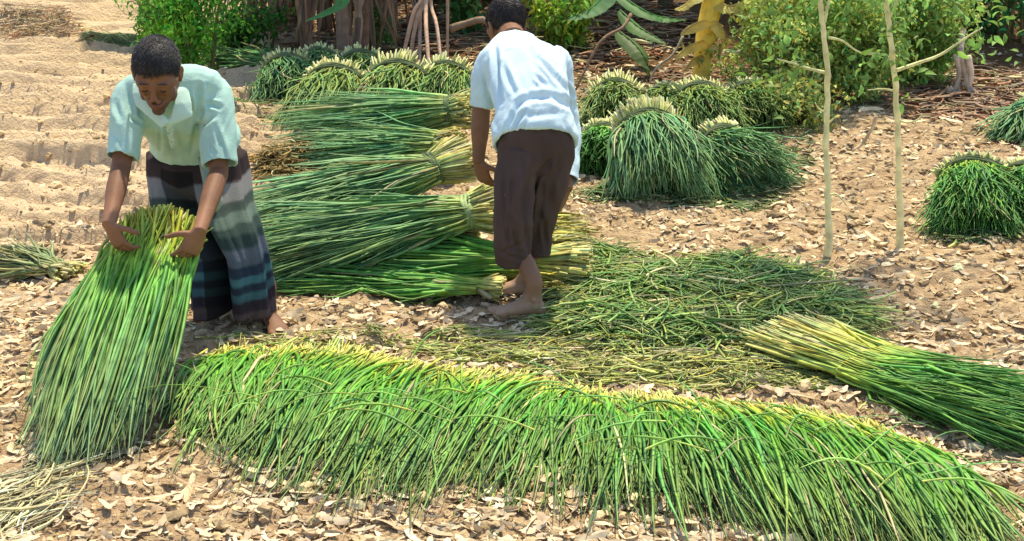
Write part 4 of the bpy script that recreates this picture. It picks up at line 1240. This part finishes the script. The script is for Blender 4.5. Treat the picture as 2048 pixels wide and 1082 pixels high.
# the long row of loose seedlings spread in the foreground
def front_row():
    rng = np.random.default_rng(210)
    N = 7400; K = 11
    rx = np.array([445, 508, 640, 760, 900, 1030, 1150, 1300, 1450, 1600, 1720, 1800, 1845])
    ry = np.array([702, 700, 697, 712, 738, 752, 776, 796, 806, 820, 850, 885, 920])
    tx = np.array([405, 445, 500, 590, 720, 880, 1085, 1370, 1590, 1780, 1890, 1950, 1975])
    ty = np.array([850, 880, 915, 955, 975, 960, 975, 1020, 1060, 1085, 1100, 1105, 1110])
    t = rng.random(N) * (len(rx) - 1)
    seg = np.arange(len(rx))
    L = np.interp(t, seg, np.arange(len(rx)))
    px = np.interp(t, seg, rx) + rng.normal(size=N) * 14; py = np.interp(t, seg, ry) + rng.normal(size=N) * 9
    qx = np.interp(t, seg, tx) + rng.normal(size=N) * 46; qy = np.interp(t, seg, ty) + rng.normal(size=N) * 34
    def GV(px, py, z):
        r0 = np.stack([px - W / 2, F * math.cos(PITCH) + (H / 2 - py) * math.sin(PITCH), -F * math.sin(PITCH) + (H / 2 - py) * math.cos(PITCH)], -1)
        return np.array([0, 0, CAMH]) + r0 * ((z - CAMH) / r0[:, 2])[:, None]
    lay = rng.random(N)
    z0 = .010 + .045 * lay
    a = GV(px, py + 10, z0); b = GV(qx, qy, .02 + 0 * lay)
    b[:, 2] = .01 + .05 * lay
    ln = rng.uniform(.68, 1.05, N)[:, None]
    clump = vnoise(t * 2.2, t * 0, 5)[:, None] * .12
    s = np.linspace(0, 1, K)[None, :, None]
    d = b - a
    side = np.cross(d, Z3); side /= np.linalg.norm(side, axis=1, keepdims=True)
    C = a[:, None] + d[:, None] * s * ln[:, None]
    C += side[:, None] * (rng.normal(size=(N, 1, 1)) * .028 * np.sin(s * 3.1) + clump[:, None] * s ** 1.5 + rng.normal(size=(N, 1, 1)) * .008 * np.sin(s * 9 + rng.random((N, 1, 1)) * 6))
    C[..., 2] += (.035 * lay[:, None] + .008) * np.sin(np.clip(s[..., 0] * 1.05, 0, 1) * math.pi) * (.75 + .5 * rng.random((N, 1)))
    C = clampz(C, .006 + .02 * rng.random((N, 1)))
    pal = dict(root=(.78, .77, .22), low=(.50, .64, .08), mid=(.13, .44, .035), tip=(.27, .40, .13), dead=.05, pos=[0.03, .15, .33, 1.0])
    bl = Blades(); bl.add(*blades_geo(C, .0125 * rng.uniform(.45, 1.5, N), rng, pal))
    # a few stems lying across the row
    n = 90
    t = rng.random(n) * (len(rx) - 1)
    px = np.interp(t, seg, rx) + rng.normal(size=n) * 30; py = np.interp(t, seg, ry) + rng.uniform(10, 120, n)
    a = GV(px, py, .19 + 0 * px); ang = rng.uniform(0, 6.28, n); ll = rng.uniform(.15, .45, n)
    d = np.stack([np.cos(ang) * ll, np.sin(ang) * ll * .6, rng.normal(size=n) * .03], 1)
    s7 = np.linspace(0, 1, 7)[None, :, None]
    C = a[:, None] + d[:, None] * s7 + np.array([0, 0, 1]) * (.04 * np.sin(s7 * 3.14)) + np.cross(d, Z3)[:, None] * (s7 ** 2) * rng.normal(size=(n, 1, 1)) * .25
    bl.add(*blades_geo(C, .008 * rng.uniform(.6, 1.4, n), rng, dict(root=(.6, .66, .2), low=(.3, .56, .1), mid=(.2, .5, .1), tip=(.3, .5, .15))))
    o = bl.obj('seedling_row', M_blade, None, origin=G(1180, 900))
    tag(o, 'long thick row of loose bright green seedlings spread across the foreground soil', 'seedlings', kind='stuff')
front_row()

# loose heap and chaff
def scatter_blades(name, label, pts, N, lmin, lmax, pal, w, seed, mound=.1, lift=.02, cat='loose stems', spread=1.0, dirb=None, jit=1.0):
    """pts = (px,py,radius px x, radius px y, weight)"""
    rng = np.random.default_rng(seed)
    pts = np.array(pts, float)
    wts = pts[:, 4] / pts[:, 4].sum()
    k = rng.choice(len(pts), N, p=wts)
    th = rng.random(N) * 6.283; rr = np.sqrt(rng.random(N))
    px = pts[k, 0] + np.cos(th) * rr * pts[k, 2]; py = pts[k, 1] + np.sin(th) * rr * pts[k, 3]
    r0 = np.stack([px - W / 2, F * math.cos(PITCH) + (H / 2 - py) * math.sin(PITCH), -F * math.sin(PITCH) + (H / 2 - py) * math.cos(PITCH)], -1)
    a = np.array([0, 0, CAMH]) + r0 * ((0 - CAMH) / r0[:, 2])[:, None]
    a[:, 2] = gh(a[:, 0], a[:, 1]) + lift + mound * (1 - rr ** 2) * rng.random(N)
    ang = rng.uniform(0, 6.283, N) if dirb is None else dirb + rng.normal(size=N) * jit
    ll = rng.uniform(lmin, lmax, N)
    d = np.stack([np.cos(ang) * ll, np.sin(ang) * ll * spread, rng.normal(size=N) * .05 * ll], 1)
    s = np.linspace(-.5, .5, 7)[None, :, None]
    sd = np.cross(d, Z3)
    C = a[:, None] + d[:, None] * s + sd[:, None] * (s ** 2 - .08) * rng.normal(size=(N, 1, 1)) * .8 + np.array([0, 0, 1.]) * (.25 - s ** 2) * (rng.random((N, 1, 1)) * .15 * ll[:, None, None])
    C = clampz(C, .005)
    bl = Blades(); bl.add(*blades_geo(C, w * rng.uniform(.5, 1.5, N), rng, pal, bright=np.exp(rng.normal(size=N) * .32)))
    o = bl.obj(name, M_blade, None, origin=a.mean(0) * np.array([1, 1, 0]))
    tag(o, label, cat, kind='stuff'); return o
dull = dict(root=(.46, .48, .18), low=(.22, .32, .10), mid=(.13, .24, .07), tip=(.24, .32, .14), dead=.12)
scatter_blades('loose_heap', 'tangled heap of loose dull green stems right of the bare feet', [(1300, 600, 150, 60, 3), (1480, 590, 170, 60, 4), (1600, 640, 130, 60, 2.5), (1220, 640, 90, 50, 1.2), (1420, 660, 220, 40, 2), (1200, 560, 60, 60, 1)],
               5600, .12, .5, dict(root=(.50, .56, .18), low=(.26, .40, .09), mid=(.15, .32, .06), tip=(.28, .40, .14), dead=.07), .010, 221, mound=.08)
scatter_blades('yellow_chaff', 'sparse yellow green broken stems trodden into the soil behind the front row', [(1000, 690, 180, 35, 2), (1250, 720, 260, 45, 4), (1500, 740, 240, 50, 4), (1700, 740, 140, 50, 2), (1850, 800, 120, 40, 1), (700, 690, 260, 14, .9), (1120, 640, 60, 30, 1)],
               3000, .05, .26, dict(root=(.70, .66, .26), low=(.48, .54, .14), mid=(.36, .46, .10), tip=(.46, .52, .18), dead=.14), .008, 222, mound=.025, lift=.006, spread=.5)
scatter_blades('root_ends_heap', 'yellow green loose root ends lying just right of the rolled trousers', [(1120, 490, 45, 40, 2), (1130, 560, 40, 50, 2)],
               520, .10, .3, dict(root=(.72, .68, .18), low=(.56, .56, .10), mid=(.42, .46, .08), tip=(.55, .52, .2), dead=.1), .012, 223, mound=.10, dirb=0.1, jit=.35)
scatter_blades('withered_heap', 'heap of brown yellow withered plants between the two men', [(600, 345, 85, 25, 2), (560, 355, 55, 25, 1)],
               1300, .05, .2, dict(root=(.42, .30, .10), low=(.30, .22, .06), mid=(.26, .19, .05), tip=(.5, .38, .14), dead=.1), .011, 224, mound=.12)
scatter_blades('pale_straw', 'pale bleached straw strewn in the bottom left corner', [(50, 1025, 80, 60, 2), (120, 985, 60, 40, .6)],
               170, .1, .36, dict(root=(.8, .72, .46), low=(.78, .7, .42), mid=(.7, .64, .36), tip=(.8, .74, .5), dead=.3), .009, 225, mound=.02, dirb=.9, jit=.35)
scatter_blades('fallen_leaves', 'broken green leaves strewn round the foot of the heaped bundles', [(1300, 395, 160, 18, 2), (1480, 380, 100, 40, 2), (1560, 300, 70, 70, 1.5), (1180, 215, 80, 60, 1), (560, 235, 140, 25, 1), (1960, 470, 90, 20, 1)],
               1500, .05, .2, dull, .012, 226, mound=.03, lift=.006)
scatter_blades('dead_grass', 'patch of short dry grey brown grass on the pale soil at the far left', [(80, 75, 90, 28, 2)],
               900, .05, .2, dict(root=(.42, .3, .18), low=(.4, .3, .17), mid=(.45, .34, .2), tip=(.55, .42, .26), dead=.1), .01, 227, mound=.12)
scatter_blades('leaf_mould', 'brown fallen leaves and twigs lying under the banana plants', [(700, 70, 240, 55, 3), (1150, 90, 250, 55, 3), (1500, 190, 260, 40, 1.5), (1900, 190, 180, 60, 2)],
               4200, .06, .3, dict(root=(.40, .25, .15), low=(.34, .2, .12), mid=(.28, .17, .1), tip=(.5, .36, .22), dead=.15), .022, 228, mound=.05)

# ------------------------------------------------------------------ litter and clods on the field
def litter():
    rng = np.random.default_rng(31)
    # chips: bent strips of dry stalk and leaf
    N = 19000
    y = 3.9 + (12.5 - 3.9) * rng.random(N) ** 1.35
    x = (rng.random(N) * 2 - 1) * (y * .36 + .25)
    keep = vnoise(x / .5, y / .5, 44) + rng.random(N) * .9 > .12
    keep &= ~((x < -.75) & (y > 7.6) & (rng.random(N) < .95))
    x, y = x[keep], y[keep]; N = len(x)
    ang = rng.random(N) * 6.283; L = rng.uniform(.02, .085, N) * (1 + (rng.random(N) < .06) * 1.6)
    d = np.stack([np.cos(ang) * L, np.sin(ang) * L, rng.normal(size=N) * .006], 1)
    s = np.linspace(-.5, .5, 6)[None, :, None]
    sd = np.cross(d, Z3)
    a = np.stack([x, y, gh(x, y) + .006 + .008 * rng.random(N)], 1)
    C = a[:, None] + d[:, None] * s + sd[:, None] * (s ** 2) * rng.normal(size=(N, 1, 1)) * .9
    C[..., 2] = np.maximum(C[..., 2], gh(C[..., 0], C[..., 1]) + .004) + (s[..., 0] ** 2) * rng.random((N, 1)) * .02
    pal = dict(root=(.80, .66, .42), low=(.84, .69, .46), mid=(.82, .67, .44), tip=(.85, .74, .52), dead=.0, hue=.03)
    V, Fc, Cc = blades_geo(C, rng.uniform(.004, .030, N) * np.clip(L / .05, .5, 1.0), rng, pal, prof=np.array([.35, 1, 1.05, .85, .9, .3]), bright=np.exp(-np.abs(rng.normal(size=N)) * .5 + .10), flat=.035)
    o = mesh_np('dry_litter', V, Fc, M_litter, None, (0, 7, 0), Cc, False)
    tag(o, 'pale curled bits of dry leaf and stalk littering the whole field', 'dry litter', kind='stuff')
    # crumbs of broken leaf and straw
    N = 30000
    y = 3.9 + (11.5 - 3.9) * rng.random(N) ** 1.3
    x = (rng.random(N) * 2 - 1) * (y * .36 + .25)
    keep = vnoise(x / .35, y / .3, 46) + rng.random(N) * .8 > .25
    keep &= ~((x < -.75) & (y > 7.6) & (rng.random(N) < .8))
    x, y = x[keep], y[keep]; N = len(x)
    ang = rng.random(N) * 6.283; L = rng.uniform(.008, .03, N)
    d = np.stack([np.cos(ang) * L, np.sin(ang) * L, rng.normal(size=N) * .002], 1)
    s = np.linspace(-.5, .5, 3)[None, :, None]
    C = np.stack([x, y, gh(x, y) + .004], 1)[:, None] + d[:, None] * s
    C[..., 2] = np.maximum(C[..., 2], gh(C[..., 0], C[..., 1]) + .003)
    V, Fc, Cc = blades_geo(C, rng.uniform(.002, .010, N), rng, dict(pal, mid=(.6, .44, .27), root=(.5, .34, .2)), prof=np.array([.5, 1, .4]), bright=np.exp(-np.abs(rng.normal(size=N)) * .5 + .05), flat=.3)
    o = mesh_np('straw_crumbs', V, Fc, M_litter, None, (0, 7, 0), Cc)
    tag(o, 'fine crumbs of broken straw and leaf scattered over the soil', 'straw crumbs', kind='stuff')
    # clods
    bm = bmesh.new(); bmesh.ops.create_icosphere(bm, subdivisions=2, radius=1)
    v0 = np.array([v.co[:] for v in bm.verts]); f0 = np.array([[v.index for v in f.verts] for f in bm.faces]); bm.free()
    N = 9000
    y = 3.9 + (12 - 3.9) * rng.random(N) ** 1.3
    x = (rng.random(N) * 2 - 1) * (y * .36 + .25)
    r = np.minimum(np.exp(rng.normal(size=N) * .5) * .010, .024)
    sc = np.stack([r * rng.uniform(.8, 1.7, N), r * rng.uniform(.8, 1.4, N), r * rng.uniform(.5, .9, N)], 1)
    n3 = 1 + 1.0 * vnoise(v0[None, :, 0] * 2.6 + np.arange(N)[:, None] * 3.1, v0[None, :, 1] * 1.6 + v0[None, :, 2] * 1.9, 6)
    V = v0[None] * n3[..., None] * sc[:, None]
    an = rng.random(N) * 6.28
    ca, sa = np.cos(an)[:, None], np.sin(an)[:, None]
    V = np.stack([V[..., 0] * ca - V[..., 1] * sa, V[..., 0] * sa + V[..., 1] * ca, V[..., 2]], -1)
    V += np.stack([x, y, gh(x, y) + sc[:, 2] * .12], 1)[:, None]
    c = np.array([.54, .40, .22])[None] * np.exp(rng.normal(size=(N, 1)) * .3)
    Fc = (np.arange(N)[:, None, None] * len(v0) + f0[None]).reshape(-1, 3)
    o = mesh_np('soil_clods', V.reshape(-1, 3), Fc, M_clod, None, (0, 7, 0), np.repeat(np.clip(c, .02, .8), len(v0), 0), smooth=False)
    tag(o, 'small crumbly clods of dry brown soil scattered over the field', 'clods', kind='stuff')
litter()
